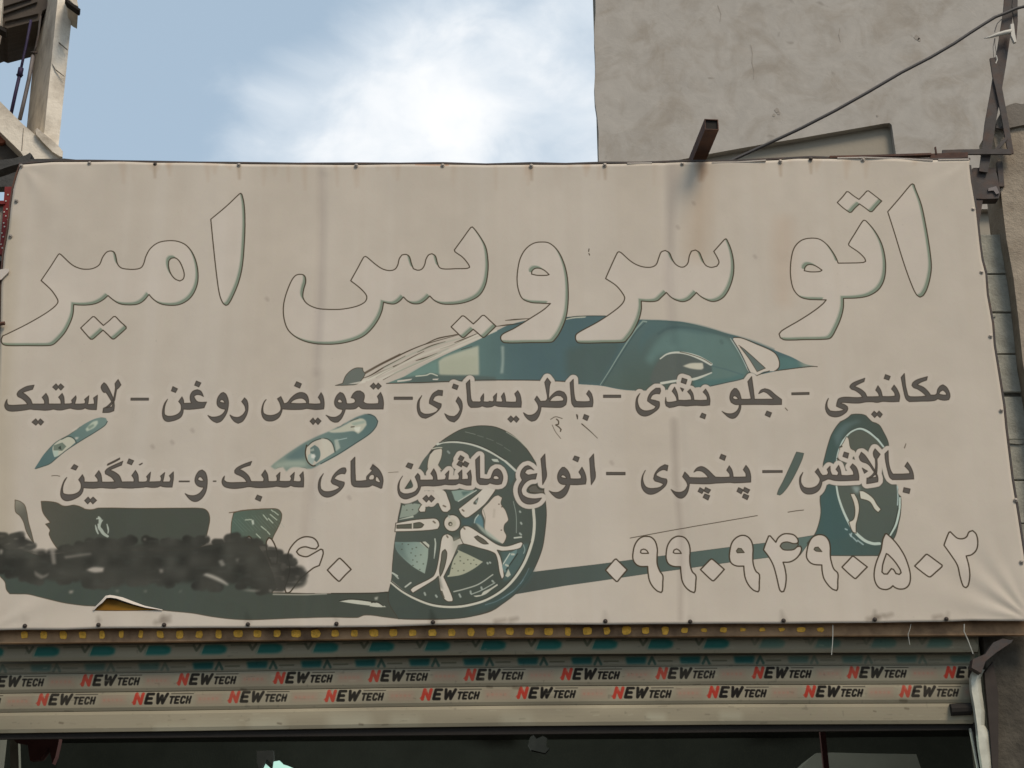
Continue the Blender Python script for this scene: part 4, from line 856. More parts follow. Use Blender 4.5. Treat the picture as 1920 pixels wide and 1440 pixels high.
# ------------------------------------------------------------------ print on the roller shutter laths
YS = 7.37
pS0, pS1 = at(-80, 1180, YS), at(2000, 1400, YS)
SX0, SX1, SZ0, SZ1 = pS0.x, pS1.x, at(960, 1400, YS).z, at(960, 1160, YS).z + .06
SH = Sheet(SX0, SX1, SZ0, SZ1, 420.0, YS, (128, 118, 100))
SH.px = 420.0 * 0.00285
def sl(px):                                   # the shutter hangs a little out of level
    return float(np.interp(px, (-100, 0, 360, 720, 960, 1380, 1800, 2000), (15, 13.5, 9, 3, 0, -2.8, -4.2, -4.8)))
def V(P): return [(x, y + sl(x)) for x, y in P]
GLY = {  # strokes on a unit cell, y up
 'N': [[(0, 0), (0, 1), (.72, 0), (.72, 1)]], 'E': [[(.62, 1), (0, 1), (0, 0), (.62, 0)], [(0, .5), (.52, .5)]],
 'W': [[(0, 1), (.22, 0), (.50, .8), (.74, 0), (1.02, 1)]], 'T': [[(0, 1), (.7, 1)], [(.35, 1), (.35, 0)]],
 'C': [[(.62, .82), (.5, 1), (.15, 1), (0, .8), (0, .2), (.15, 0), (.5, 0), (.62, .18)]], 'H': [[(0, 0), (0, 1)], [(.6, 0), (.6, 1)], [(0, .5), (.6, .5)]]}
def text_line(x, y, txt, h, adv, wid, r, col, slant=.27, alpha=1):
    for ch in txt:
        k = 1.25 if ch == 'W' else 1
        for st in GLY[ch]:
            P = [(x + u * wid + slant * v * h, y - v * h + sl(x)) for u, v in st]
            line(SH, P, col, r, alpha, sm=False)
        x += adv * k
    return x
BLK, RED = (20, 17, 14), (150, 46, 34)
nr = np.random.RandomState(3)
PER = 179.6
ROW1 = [155 + PER * k for k in range(-2, 11)]
ROW2 = [72 + PER * k for k in range(-1, 11)]
for row, ytop in ((ROW1, 1255.0), (ROW2, 1290.5)):
    for x in row:
        jx, jy, ja = nr.uniform(-1.2, 1.2), nr.uniform(-.6, .6), nr.uniform(.78, 1.0)
        x = x + jx; yb = ytop + 18.5 + jy
        # pale backing of the sticker and its faint red companion
        fill(SH, [V([(x - 4, ytop - 2), (x + 114, ytop - 2), (x + 112, yb + 5), (x - 8, yb + 5)])], (136, 126, 108), .5, soft=1.5, hard=True)
        fill(SH, [V([(x + 118, ytop + 2), (x + 166, ytop + 2), (x + 166, yb + 2), (x + 118, yb + 2)])], (134, 112, 96), .55, soft=1.5, hard=True)
        for k in range(5):
            fill(SH, [V([(x + 122 + k * 8, ytop + 9), (x + 127 + k * 8, ytop + 9), (x + 127 + k * 8, ytop + 14), (x + 122 + k * 8, ytop + 14)])], (150, 96, 80), .55 * nr.uniform(.5, 1), soft=.8, hard=True)
        line(SH, V([(x - 3, yb - 2), (x + 1, yb - 6)]), RED, 1.0, .6)
        text_line(x + 1, yb - .5, 'N', 18, 20, 16.5, 2.7, RED, alpha=ja)
        fill(SH, [V([(x + 8, yb - 18), (x + 12, yb - 18), (x + 8, yb - 12)])], (170, 110, 90), .7, soft=.6, hard=True)
        text_line(x + 22, yb - .8, 'EW', 17.2, 19, 17.5, 2.45, BLK, alpha=ja)
        text_line(x + 66, yb - .5, 'TECH', 11.6, 10.8, 9.8, 1.6, BLK, alpha=ja)
        line(SH, V([(x + 71, yb - 18), (x + 112, yb - 18)]), BLK, .7, .7, sm=False)
# old teal stickers on the upper lath, then their painted reflection on the next
for k in range(-1, 19):
    x = 66 + 104.6 * k; dim = .45 if x > 1400 else 1.0
    TC = (22, 84, 78)
    fill(SH, [V([(x + 4, 1201), (x + 36, 1201), (x + 46, 1206), (x + 44, 1215), (x + 34, 1218), (x - 4, 1218)])], TC, .85 * dim, soft=1.3)
    fill(SH, [V([(x + 6, 1203), (x + 30, 1203), (x + 34, 1212), (x + 2, 1212)])], (58, 100, 96), .35 * dim, soft=2)
    line(SH, V([(x - 16, 1202), (x - 11, 1211), (x - 4, 1201)]), (70, 72, 58), 2.2, .75 * dim, sm=False, soft=1)
    line(SH, V([(x - 50, 1202), (x - 18, 1202)]), (84, 80, 64), 1.4, .6 * dim, sm=False, soft=1)
    line(SH, V([(x - 3, 1217), (x + 4, 1199)]), (136, 128, 108), 1.0, .6 * dim, sm=False)
for k in range(-1, 20):  # mirror image of the teal stickers, a reflection painted into the lath colour
    x = 56 + 101.5 * k; dim = .5 if (x > 1400 or x < 260) else 1.0
    fill(SH, [V([(x, 1233), (x + 40, 1232), (x + 38, 1246), (x + 3, 1246)])], (22, 74, 72), .85 * dim, soft=1.6)
    line(SH, V([(x + 44, 1246), (x + 50, 1234), (x + 56, 1246)]), (44, 68, 60), 2.2, .75 * dim, sm=False, soft=1)
    line(SH, V([(x + 62, 1241), (x + 88, 1241)]), (70, 68, 52), 1.3, .6 * dim, sm=False, soft=1)
for k in range(260):                          # scuffs and scratches over film and paint
    x, y = nr.uniform(0, 1830), nr.uniform(1200, 1360); l = nr.uniform(2, 16)
    line(SH, V([(x, y), (x + l, y + nr.uniform(-1.5, 1.5))]), (150, 142, 122) if nr.rand() < .6 else (84, 76, 62), nr.uniform(.4, 1.3), nr.uniform(.1, .4), sm=False, soft=1)
dd = vnoise(SH.H, SH.W, 40, 51, 120) - .5
SH.c *= 1 + .14 * dd[..., None]
d2 = vnoise(SH.H, SH.W, 6, 52, 8); SH.c *= 1 - .16 * np.clip(d2 - .9, 0, 1)[..., None] * 8
# bare bottom rail: cleaner, greyer, with whitish scuffs
ys = np.arange(SH.H); z = SH.z1 - ys / SH.k
def scuff(x, y, r, a, c=(172, 168, 150)):
    b, M = brush(SH, SH.pts(V([(x - r, y), (x + r, y + 1)])), r * .5 * SH.px, r * .4 * SH.px); SH.comp(b, M, c, a)
for x, y, r, a in ((40, 1368, 16, .3), (400, 1364, 30, .25), (500, 1352, 22, .3), (655, 1350, 26, .3), (320, 1362, 20, .3), (970, 1350, 20, .2), (1230, 1346, 12, .3), (1370, 1345, 14, .25), (760, 1348, 18, .2)):
    scuff(x, y, r, a)
for x, y, r in ((524, 1350, 3), (677, 1354, 3), (115, 1343, 3), (1694, 1317, 5), (918, 1287, 4), (968, 1289, 5), (456, 1285, 4), (1700, 1332, 3), (1640, 1337, 2)):
    scuff(x, y, r, .5, (70, 60, 48))
SHUT_IMG = to_image(SH, 'lath_print', gain=np.array((1.33, 1.38, 1.36)))
M_SHUT = print_material(SH, 'printed_shutter_paint', SHUT_IMG, rough=.7, spec=.12, bump=.0003)
# ------------------------------------------------------------------ materials
M_PLASTER = material('grey_cement_render', rgb(157, 151, 142, 1.24), .95, .08, 7.0, bump=.0028, bscale=9, second=rgb(141, 132, 120, 1.2), sscale=3.4, samount=.75, swirl=1.1, spots=(9.0, .70, rgb(112, 104, 94, 1.1), .5))
M_SMOOTH = material('smooth_cement_render', rgb(140, 132, 118, 1.25), .95, .05, 1.5, bump=.002, bscale=30)
M_PILLAR = material('rough_pillar_render', rgb(130, 119, 104, 1.5), .97, .16, 9.0, bump=.008, bscale=55, second=rgb(104, 92, 78, 1.4), sscale=5, samount=.8)
M_JAMB = material('shaded_rough_render', rgb(84, 78, 68), .97, .3, 7.0, bump=.012, bscale=22, second=rgb(56, 52, 46), sscale=4, samount=.8)  # render coloured darker to carry the shade under the banner
M_DRED = material('dull_dark_red', rgb(66, 36, 34), .8, .2, 14)
M_PALE = material('pale_wall_paint', rgb(150, 143, 130, 1.2), .9, .08, 5.0, bump=.002)
M_BLOCK = material('concrete_block', rgb(118, 116, 106, 2.3), .97, .16, 14.0, bump=.006, bscale=70, second=rgb(88, 85, 76, 2.0), sscale=9, samount=.6)
M_MORTAR = material('mortar', rgb(92, 88, 78), .97, .2, 20, bump=.004)
M_MORTARL = material('pale_mortar', rgb(150, 148, 136), .97, .2, 20, bump=.004)
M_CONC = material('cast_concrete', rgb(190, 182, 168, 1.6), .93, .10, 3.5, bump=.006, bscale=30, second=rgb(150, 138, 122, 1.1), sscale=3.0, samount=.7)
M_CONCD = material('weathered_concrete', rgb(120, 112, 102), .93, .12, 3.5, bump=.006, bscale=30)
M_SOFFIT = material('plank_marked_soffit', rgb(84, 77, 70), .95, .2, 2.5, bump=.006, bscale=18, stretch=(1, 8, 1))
M_STEEL = material('weathered_dark_steel', rgb(78, 73, 70), .7, .18, 12, bump=.001, bscale=80, second=rgb(92, 70, 58), sscale=14, samount=.6, metal=.2)
M_RUST = material('rusty_steel', rgb(88, 68, 60), .85, .22, 16, bump=.0015, bscale=90, second=rgb(112, 76, 56), sscale=10, samount=.7, metal=.1)
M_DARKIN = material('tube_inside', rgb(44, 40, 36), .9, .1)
M_BLACKCABLE = material('black_cable_sheath', rgb(66, 62, 60), .55, .1, spec=.4)
M_PROP = material('purple_painted_steel', rgb(50, 42, 70), .6, .2, 12, metal=.1)
M_PROPG = material('galvanised_prop', rgb(112, 106, 104), .6, .2, 12, metal=.3)
M_RED = material('maroon_painted_steel', rgb(122, 42, 40), .6, .2, 14, bump=.001)
M_WHITE = material('white_plastic', rgb(198, 192, 180), .5, .08)
M_TIE = material('clear_nylon', rgb(165, 163, 152), .35, .05)
M_RIVET = material('oxidised_screw', rgb(140, 132, 122, 1.3), .55, .2, 60, metal=.5)
M_RIVETD = material('dark_screw', rgb(74, 66, 60), .6, .2, 60, metal=.4)
M_TARP = material('dark_tarpaulin', rgb(70, 68, 64), .75, .15, 6, bump=.01, bscale=20)
M_ALU = material('chalky_aluminium', rgb(186, 184, 168, 1.1), .5, .10, 8, bump=.0008, bscale=40, second=rgb(140, 136, 122), sscale=6, samount=.5, metal=.1)
M_OCHRE = material('ochre_brown_board', rgb(118, 94, 70, 2.0), .85, .3, 8, second=rgb(84, 66, 52, 1.2), sscale=5, samount=.8)
M_YELLOW = material('yellow_paint', rgb(200, 152, 62, 1.5), .8, .35, 60)
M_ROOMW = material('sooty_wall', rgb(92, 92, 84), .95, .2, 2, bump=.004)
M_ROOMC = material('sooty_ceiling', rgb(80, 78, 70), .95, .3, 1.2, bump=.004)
M_ASPH = material('asphalt', (0.05, 0.05, 0.05), .95, .2, 3, bump=.004)
M_PAVE = material('paving', (0.22, 0.21, 0.19), .95, .2, 4, bump=.003)
M_HEM = material('folded_hem', rgb(176, 166, 154, 1.3), .55, .06, 5)

# ------------------------------------------------------------------ ground
tag(mesh('road', [(-600, -600, 0), (600, -600, 0), (600, 5.2, 0), (-600, 5.2, 0)], [(0, 1, 2, 3)], M_ASPH), kind='structure')
bm = bmesh.new(); box(bm, -600, 600, 5.2, 7.0, -.3, .14); tag(bmobj('pavement', bm, M_PAVE), kind='structure')
tag(mesh('ground', [(-600, 7.0, .13), (600, 7.0, .13), (600, 900, .13), (-600, 900, .13)], [(0, 1, 2, 3)], M_PAVE), kind='structure')

# ------------------------------------------------------------------ tall rendered building, right
YW = 9.0
top = 12.0
pL0, pL1 = at(1113, 0, YW), at(1122, 305, YW)
bld = empty('building', (3, YW, 0), 'tall building with blank mottled grey cement wall behind the right half of the banner', 'building')
notch = [at(x, y, YW) for x, y in ((1240, 320), (1249, 305), (1275, 299.5), (1298, 295), (1333, 288), (1380, 279.5), (1436, 269.5), (1500, 259), (1565, 247.5), (1615, 239), (1657, 231.5), (1668, 230.5), (1672, 234), (1676, 262), (1681, 296), (1683, 330))]
zb = notch[0].z - .3
xr = 7.5
def xe(z):                                   # the left arris is not quite straight
    return pL0.x + (pL1.x - pL0.x) * (pL0.z - z) / (pL0.z - pL1.z) + .008 * math.sin(z * 5) + .006 * math.sin(z * 13)
edge_ = [Vector((xe(z), YW, z)) for z in np.linspace(top, zb, 50)]
front = edge_ + [Vector((notch[0].x, YW, zb))] + notch + [Vector((notch[-1].x, YW, zb)), Vector((xr, YW, zb)), Vector((xr, YW, top))]
bm = bmesh.new(); prism(bm, front, .055); bmobj('render_coat', bm, M_PLASTER, bld)
bm = bmesh.new(); prism(bm, [Vector((p.x + .004, YW + .056, p.z)) for p in (Vector((xe(top), 0, top)), Vector((xe(3.8), 0, 3.8)), Vector((xr - .004, 0, 3.8)), Vector((xr - .004, 0, top)))], Vector((3.5, 8.0, 0)))
bmobj('wall', bm, M_SMOOTH, bld)

def smudge(cx, cy, r, seed):
    r_ = random.Random(seed); n = 14
    return [at(cx + r * r_.uniform(.6, 1.1) * math.cos(2*math.pi*k/n), cy + r * r_.uniform(.6, 1.1) * math.sin(2*math.pi*k/n), YW - .002) for k in range(n)]
M_PATCH = material('damp_cement_patch', rgb(142, 134, 124, 1.22), .95, .10, 30, bump=.003, bscale=60)
for cx, cy, r in ((1457, 206, 5), (1460, 212, 4), (1451, 216, 3), (1719, 70, 6), (1724, 74, 4), (1645, 217, 2.5)):
    bm = bmesh.new(); prism(bm, smudge(cx, cy, r, int(cx)), .003); bmobj('cement_patch', bm, M_PATCH, bld)
for line_ in ([(1408, 84), (1411, 100), (1410, 118), (1414, 132), (1413, 148)], [(1575, 52), (1573, 66), (1576, 78)], [(1346, 10), (1352, 26), (1350, 40)]):
    for (x0_, y0_), (x1_, y1_) in zip(line_, line_[1:]):
        bm = bmesh.new(); prism(bm, [at(x0_ - .8, y0_, YW - .0015), at(x0_ + .5, y0_, YW - .0015), at(x1_ + .5, y1_ + .6, YW - .0015), at(x1_ - .7, y1_ + .6, YW - .0015)], .003); bmobj('hairline_crack', bm, M_PATCH, bld)

# ------------------------------------------------------------------ pillar, blocks at the right edge
pil = empty('pillar', (3, 7, 0), 'rough brown-grey rendered pillar with a crumbling dark top at the right edge', 'pillar')
pa, pb = at(1868, 294, 7.3), at(1916, 620, 7.3)
xz = lambda z: pb.x + (pa.x - pb.x) * (z - pb.z) / (pa.z - pb.z) * 0.3
bm = bmesh.new()
zt = at(1890, 232, 7.3).z
prof = [Vector((pa.x + .006 * math.sin(k * 1.9), 7.3, z)) for k, z in enumerate(np.linspace(.14, zt, 26))]
prism(bm, prof + [Vector((pa.x + .8, 7.3, zt)), Vector((pa.x + .8, 7.3, .14))], .24)
bmobj('shaft', bm, M_PILLAR, pil)
cp = [(1868, 236), (1872, 222), (1878, 208), (1884, 200), (1893, 196), (1904, 193), (1916, 195), (1930, 192), (1960, 194), (2000, 190), (2000, 228), (1960, 233), (1920, 234), (1890, 240)]
bm = bmesh.new(); prism(bm, [at(x, y, 7.28) for x, y in cp], .3); bmobj('broken_top', bm, M_CONCD, pil)
blk = empty('block_wall', (3, 7.3, 0), 'short wall of grey concrete blocks between the banner edge and the rough pillar', 'wall')
ztop = at(1865, 440, 7.40).z
zj = [at(1870, y, 7.40).z for y in (440, 515, 587, 665.5, 738, 824, 902, 982, 1060, 1140)]
bx0, bx1 = 2.28, 2.62
def block_me(wd, ht, seed):
    r = random.Random(seed); bm = bmesh.new()
    box(bm, 0, wd, 0, .2, 0, ht)
    bmesh.ops.bevel(bm, geom=bm.edges[:], offset=.004, segments=1, affect='EDGES')
    for v in bm.verts: v.co += Vector((r.uniform(-1, 1), r.uniform(-1, 1), r.uniform(-1, 1))) * .002
    bmesh.ops.recalc_face_normals(bm, faces=bm.faces)
    me = bpy.data.meshes.new('block'); bm.to_mesh(me); bm.free(); me.materials.append(M_BLOCK); return me
for i in range(len(zj) - 1):
    h = zj[i] - zj[i+1]
    gap = .006 if i != 4 else .016
    off = (.0 if i % 2 else -.2)
    for k, xa in enumerate((2.02 + off, 2.42 + off, 2.82 + off)):
        o = link('block', block_me(.393, h - gap, i * 5 + k))
        o.parent = blk; o.location = Vector((xa, 7.40 + rng.uniform(-.004, .004), zj[i+1] + (gap if i != 4 else 0.0) )) - Vector(blk.location)
bm = bmesh.new(); box(bm, 1.84, 3.2, 7.412, 7.59, zj[-1], zj[0] - .01); bmobj('mortar', bm, M_MORTAR, blk)
bm = bmesh.new(); prism(bm, [at(x, y, 7.392) for x, y in ((1893, 824.5), (1905, 826), (1925, 825), (1925, 831), (1910, 833), (1893, 831))], .02); bmobj('mortar_bead', bm, M_MORTARL, blk)
bm = bmesh.new(); prism(bm, [at(x, y, 7.395) for x, y in ((1859, 590.5), (1866, 591), (1867, 594), (1859, 595))], .02); bmobj('mortar_crumb', bm, M_MORTARL, blk)

# ------------------------------------------------------------------ shop front body behind the sign
shop = empty('shop_building', (0, 7.4, 0), 'low shop building carrying the banner with a dark open workshop below', 'building')
zr = at(960, 330, 7.5).z
zl = at(960, 1205, YS).z
bm = bmesh.new(); box(bm, -3.4, 2.0, 7.50, 7.86, zl + .02, zr - .15); bmobj('wall', bm, M_SMOOTH, shop)
xj = at(1842, 1300, YS).x
jamb = bmesh.new()
box(jamb, xj + .03, 4.2, 7.36, 7.75, .14, zl + .3); bmobj('jamb', jamb, M_JAMB, shop, bevel=.01)
jamb = bmesh.new(); box(jamb, -4.2, at(-18, 1300, YS).x - .02, 7.36, 7.75, .14, zl + .3); bmobj('jamb', jamb, M_CONCD, shop)
zc = 3.55
bm = bmesh.new(); box(bm, -4.2, 4.2, 7.87, 14, zc, zc + .2); bmobj('ceiling', bm, M_ROOMC, shop)
bm = bmesh.new(); box(bm, -4.2, 4.2, 13.8, 14, .14, zc); bmobj('back_wall', bm, M_ROOMW, shop)
for x in (-4.2, 4.0):
    bm = bmesh.new(); box(bm, x, x + .2, 7.76, 13.79, .14, zc); bmobj('side_wall', bm, M_ROOMW, shop)
bm = bmesh.new(); box(bm, -3.9, 3.9, 7.76, 13.79, .142, .15); bmobj('floor', bm, M_PAVE, shop)
for xa, xb, ya in ((-1.25, -.3, 8.4), (.15, 1.1, 8.2)):
    bm = bmesh.new(); bar(bm, (xa, ya, zc - .09), (xb, ya + 3.6, zc - .09), .16, .16, Vector((0, 0, 1))); bmobj('ceiling_beam', bm, M_ROOMC, shop)

# ------------------------------------------------------------------ board behind banner hem: brown soffit strip with yellow dabs
hood = empty('shutter_hood', (0, 7.3, 3.2), 'brown strip with worn yellow dabs running below the banner hem', 'board')
za = at(960, 1207, 7.225).z; zt_ = at(960, 1165, 7.5).z
def zl_at(x, ypx, Y): return at(x, ypx + sl(x), Y).z
bm = bmesh.new()
xs_ = (-60, 0, 360, 720, 960, 1380, 1800, 1945)
f = [at(x, 1194.5 + sl(x) * .85, 7.245) for x in xs_] + [at(x, 1150 + sl(x) * .85, 7.245) for x in xs_[::-1]]
prism(bm, f, .03); bmobj('board', bm, M_OCHRE, hood)
dab = None
for k in range(-1, 43):
    x = 82 + 36.6 * k * .995
    if x > 1560: break
    y = float(np.interp(x, (0, 345, 700, 960, 1500), (1191, 1189, 1187, 1184, 1180))) + 0.5 * math.sin(k)
    wd = rng.uniform(5.5, 9) if k > 8 else rng.uniform(4, 7); hh = rng.uniform(6.5, 8) if x < 1250 else rng.uniform(3, 5)
    P = []
    for j in range(9):
        t = 2 * math.pi * j / 9
        P.append(at(x + wd * math.copysign(abs(math.cos(t)) ** .6, math.cos(t)) + rng.uniform(-.8, .8), y + hh * math.copysign(abs(math.sin(t)) ** .6, math.sin(t)) + rng.uniform(-.8, .8), 7.241))
    bm = bmesh.new(); prism(bm, P, .003); bmobj('paint_dab', bm, M_YELLOW, hood)

# ------------------------------------------------------------------ roller shutter: every lath a part
sht = empty('roller_shutter', (0, YS, 2.6), 'half raised roller shutter of cream laths with rows of red and black printed stickers', 'shutter')
def lath(y0, y1, Y, name='lath', bow=.008, lip=.003, xa=-14, xb=1834):
    """a lath between photo rows y0 (top) and y1 (bottom) at mid-frame, curved outwards"""
    n = 7; vs, fs, tx = [], [], []
    cols = [xa + (xb - xa) * i / 24 for i in range(25)]
    for i, x in enumerate(cols):
        for j in range(n):
            t = j / (n - 1)
            p = at(x, y0 + (y1 - y0) * t + sl(x), Y)
            yy = Y - bow * math.sin(math.pi * min(1, t * 1.08)) + (.006 if t in (0, 1) else 0)
            vs.append(Vector((p.x, yy, p.z))); q = at(x, y0 + (y1 - y0) * t + sl(x), YS); tx.append((q.x, YS, q.z))
    for i in range(24):
        for j in range(n - 1):
            a_ = i * n + j; fs.append((a_, a_ + 1, a_ + n + 1, a_ + n))
    k = len(vs)                                # closed back
    for i, x in enumerate(cols):
        for j in (0, n - 1):
            q = vs[i * n + j]; vs.append(Vector((q.x, Y + .018, q.z))); tx.append(tx[i * n + j])
    for i in range(24):
        fs.append((k + 2*i, k + 2*i + 2, k + 2*i + 3, k + 2*i + 1))
        fs.append((i*n, (i+1)*n, k + 2*i + 2, k + 2*i)); fs.append((i*n + n - 1, k + 2*i + 1, k + 2*i + 3, (i+1)*n + n - 1))
    o = mesh(name, vs, fs, M_SHUT, sht)
    uv_from_plane(o.data, SH, tex=tx)
    for p in o.data.polygons: p.use_smooth = False
    return o
lath(1165, 1192.8, YS + .03); lath(1193.6, 1226.2, YS - .055, bow=.004); lath(1227.4, 1250.4, YS + .010, bow=-.004)
lath(1251.2, 1285.6, YS, bow=.0035); lath(1286.8, 1321.6, YS, bow=.0035)
lath(1322.6, 1360.6, YS - .004, 'bottom_rail', bow=.002)
bm = bmesh.new(); bar(bm, at(-14, 1363 + sl(-14), YS + .03), at(1834, 1363 + sl(1834), YS + .03), .022, .05, Vector((0, 0, 1))); bmobj('rubber_seal', bm, M_DARKIN, sht)
bm = bmesh.new(); P = at(1800, 1332, YS - .02)
tube(bm, [at(1782, 1331, YS - .012), at(1820, 1329, YS - .012)], .028, 10); bmobj('bolt_keeper', bm, M_DARKIN, sht)
bm = bmesh.new(); q_ = [at(x, 1200 + sl(x), YS + .05) for x in (-14, 900, 1834)] + [at(x, 1358 + sl(x), YS + .05) for x in (1834, 900, -14)]; prism(bm, q_, .02); bmobj('light_leak_backing', bm, M_DARKIN, sht)  # unseen dark backing added to stop lamp light leaking through the lath gaps
# bent guide rail, right
gd = empty('shutter_guide', at(1840, 1350, 7.5), 'bent pale metal guide channel at the right end of the shutter', 'guide rail')
gl = [(1826, 1253), (1819, 1266), (1817, 1276), (1818, 1296), (1823, 1322), (1828, 1359), (1832, 1400), (1838, 1440), (1843, 1480)]
gr = [(1847, 1256), (1842, 1264), (1839, 1272), (1841, 1296), (1847, 1336), (1846, 1360), (1855, 1373), (1861, 1422), (1862, 1480)]
vs = []
for (x0, y0), (x1, y1) in zip(gl, gr):
    vs += [at(x0, y0, 7.33), at(x0 + 4, y0, 7.30), at(x1 - 7, (y0 + y1) / 2, 7.305), at(x1, y1, 7.33)]
bk = [v + Vector((0, .012, 0)) for v in vs]
fs = []
nn = len(vs)
for i in range(len(gl) - 1):
    for j in range(3):
        a_ = i * 4 + j; fs.append((a_, a_ + 4, a_ + 5, a_ + 1)); fs.append((nn + a_, nn + a_ + 1, nn + a_ + 5, nn + a_ + 4))
    for j in (0, 3):
        a_ = i * 4 + j; fs.append((a_, nn + a_, nn + a_ + 4, a_ + 4))
for i in (0, len(gl) - 1):
    for j in range(3):
        a_ = i * 4 + j; fs.append((a_, a_ + 1, nn + a_ + 1, nn + a_))
mesh('channel', vs, fs, M_ALU, gd)
bm = bmesh.new(); bar(bm, at(1818.5, 1366, 7.38), at(1834, 1446, 7.38), .006, .02); bmobj('inner_lip', bm, M_ALU, gd)
bm = bmesh.new(); bar(bm, at(1826, 1352, 7.39), at(1841, 1446, 7.39), .022, .04); bmobj('dark_slot', bm, M_DARKIN, gd)
bm = bmesh.new(); prism(bm, [at(x, y, 7.25) for x, y in ((1862, 1205), (1880, 1197), (1894, 1200), (1900, 1199), (1896, 1205), (1870, 1222), (1848, 1240), (1840, 1262), (1822, 1252), (1824, 1236), (1848, 1226))], .05)
tag(bmobj('bracket', bm, M_STEEL), 'dark crooked steel bracket in shade above the bent shutter guide', 'bracket')
bm = bmesh.new(); prism(bm, [at(x, y, 7.31) for x, y in ((1846, 1262), (1862, 1240), (1872, 1300), (1872, 1480), (1864, 1480), (1856, 1372))], .03)
tag(bmobj('angle_iron', bm, material('grimy_steel', rgb(66, 58, 52, .8), .8, .2, 12)), 'brown upright angle iron between the shutter guide and the rough jamb', 'angle iron')

# ------------------------------------------------------------------ things inside the workshop
bm = bmesh.new()
q = [(1500, 1441), (1530, 1412), (1560, 1411), (1640, 1413), (1718, 1414), (1727, 1441), (1740, 1480), (1490, 1480)]
prism(bm, [at(x, y, 9.6) for x, y in q], .5)
tag(bmobj('wall_box', bm, material('dull_white_enamel', rgb(150, 147, 138), .6, .1, 4), bevel=.012), 'dull white box hanging inside the dark workshop on the right', 'box')
bm = bmesh.new(); bar(bm, at(1541, 1366, 8.2), at(1551, 1460, 8.2), .028, .03)
tag(bmobj('rod', bm, M_DRED), 'thin dark red rod hanging in front of the white box inside the workshop', 'rod')
lp = empty('lamp', at(520, 1440, 9.4), 'greenish white lit lamp hanging from a small plate in the dark workshop', 'lamp')
ml = bpy.data.materials.new('lit_tube'); ml.use_nodes = True
b_ = ml.node_tree.nodes['Principled BSDF']; b_.inputs['Emission Color'].default_value = (.62, 1, .86, 1); b_.inputs['Emission Strength'].default_value = .62; b_.inputs['Base Color'].default_value = (.05, .07, .06, 1)
bm = bmesh.new(); prism(bm, [at(x, y, 9.4) for x, y in ((494, 1441), (498, 1432), (502, 1436), (507, 1441), (511, 1442), (513, 1428), (524, 1426), (530, 1433), (540, 1436), (556, 1443), (556, 1470), (490, 1470))], .12); bmobj('diffuser', bm, ml, lp)
bm = bmesh.new(); prism(bm, [at(x, y, 9.37) for x, y in ((481, 1408), (512, 1407), (513, 1424), (510, 1432), (500, 1424), (486, 1446), (482, 1430))], .05); bmobj('mounting_plate', bm, material('dimmed_brown', (.010, .008, .007), .95, .2, 20), lp)  # plate colour cut near black so it stays dim beside the light
bm = bmesh.new(); prism(bm, [at(x, y, 9.2) for x, y in ((994, 1382), (1000, 1378), (1006, 1385), (1018, 1380), (1026, 1384), (1024, 1400), (1030, 1404), (1022, 1412), (996, 1406), (990, 1396))], .06)
tag(bmobj('ceiling_rose', bm, material('dimmed_black', (.008, .007, .006), .95, .2, 20)), 'small dim brownish fixture on the workshop ceiling near mid picture', 'fixture')  # dimness of the fixture put into its colour against the nearby light
bm = bmesh.new(); prism(bm, [at(x, y, 8.4) for x, y in ((22, 1382), (60, 1376), (112, 1374), (110, 1390), (104, 1418), (98, 1432), (92, 1402), (76, 1424), (56, 1426), (52, 1396), (30, 1392))], .06)
tag(bmobj('hanging_cloth', bm, M_DRED), 'dark red cloth hanging in the shade at the left end of the workshop', 'cloth')
bm = bmesh.new(); bar(bm, at(28, 1384, 8.5), at(30, 1460, 8.5), .045, .04)
tag(bmobj('post', bm, M_CONCD), 'dim grey post standing in shade left of the red cloth', 'post')

li = bpy.data.lights.new('workshop_lamp', 'POINT'); li.energy = 105; li.color = (.86, 1, .93); li.shadow_soft_size = .12
lo_ = bpy.data.objects.new('workshop_lamp_light', li); COL.objects.link(lo_); lo_.parent = lp; lo_.location = (.75, -.75, .38)
# ------------------------------------------------------------------ the banner
ban = empty('banner', (0, YB, 3.0), 'large faded beige vinyl banner with outlined Persian title, phone digits and printed sports car', 'banner')
LE = [(300, 42), (308, 40), (330, 32), (355, 25), (390, 20), (430, 16), (480, 7), (540, 2), (600, 1), (640, 0), (800, -6), (1000, -14), (1185, -22)]
RE = [(296, 1818), (312, 1817), (340, 1820), (357, 1823), (393, 1829), (420, 1832), (457, 1836), (487, 1840), (513, 1847), (553, 1850), (607, 1860), (647, 1863), (703, 1872), (760, 1881), (803, 1885), (900, 1897), (960, 1907), (1045, 1920), (1100, 1926), (1170, 1935)]
TE = [(0, 310), (40, 309), (100, 304), (168, 304), (230, 305), (291, 306), (370, 307.5), (448, 308), (560, 309.5), (668, 309), (750, 309.5), (830, 308.5), (912, 311), (996, 308.5), (1060, 310), (1134, 307.5), (1200, 308), (1279, 304.5), (1380, 304), (1463, 300), (1520, 297), (1570, 299), (1618, 297), (1720, 301), (1818, 300.5)]
BE = [(-22, 1182), (47, 1180.5), (120, 1181), (185, 1178), (308, 1177.5), (465, 1177), (631, 1176), (720, 1175.5), (812, 1172), (960, 1171.5), (1135, 1171), (1294, 1169.5), (1469, 1169), (1640, 1167.5), (1774, 1165.5), (1822, 1163.5), (1935, 1164.5)]
NX, NZ = 340, 170
gx = [np.interp(v, *zip(*[(y, x) for y, x in LE])) for v in range(0)]
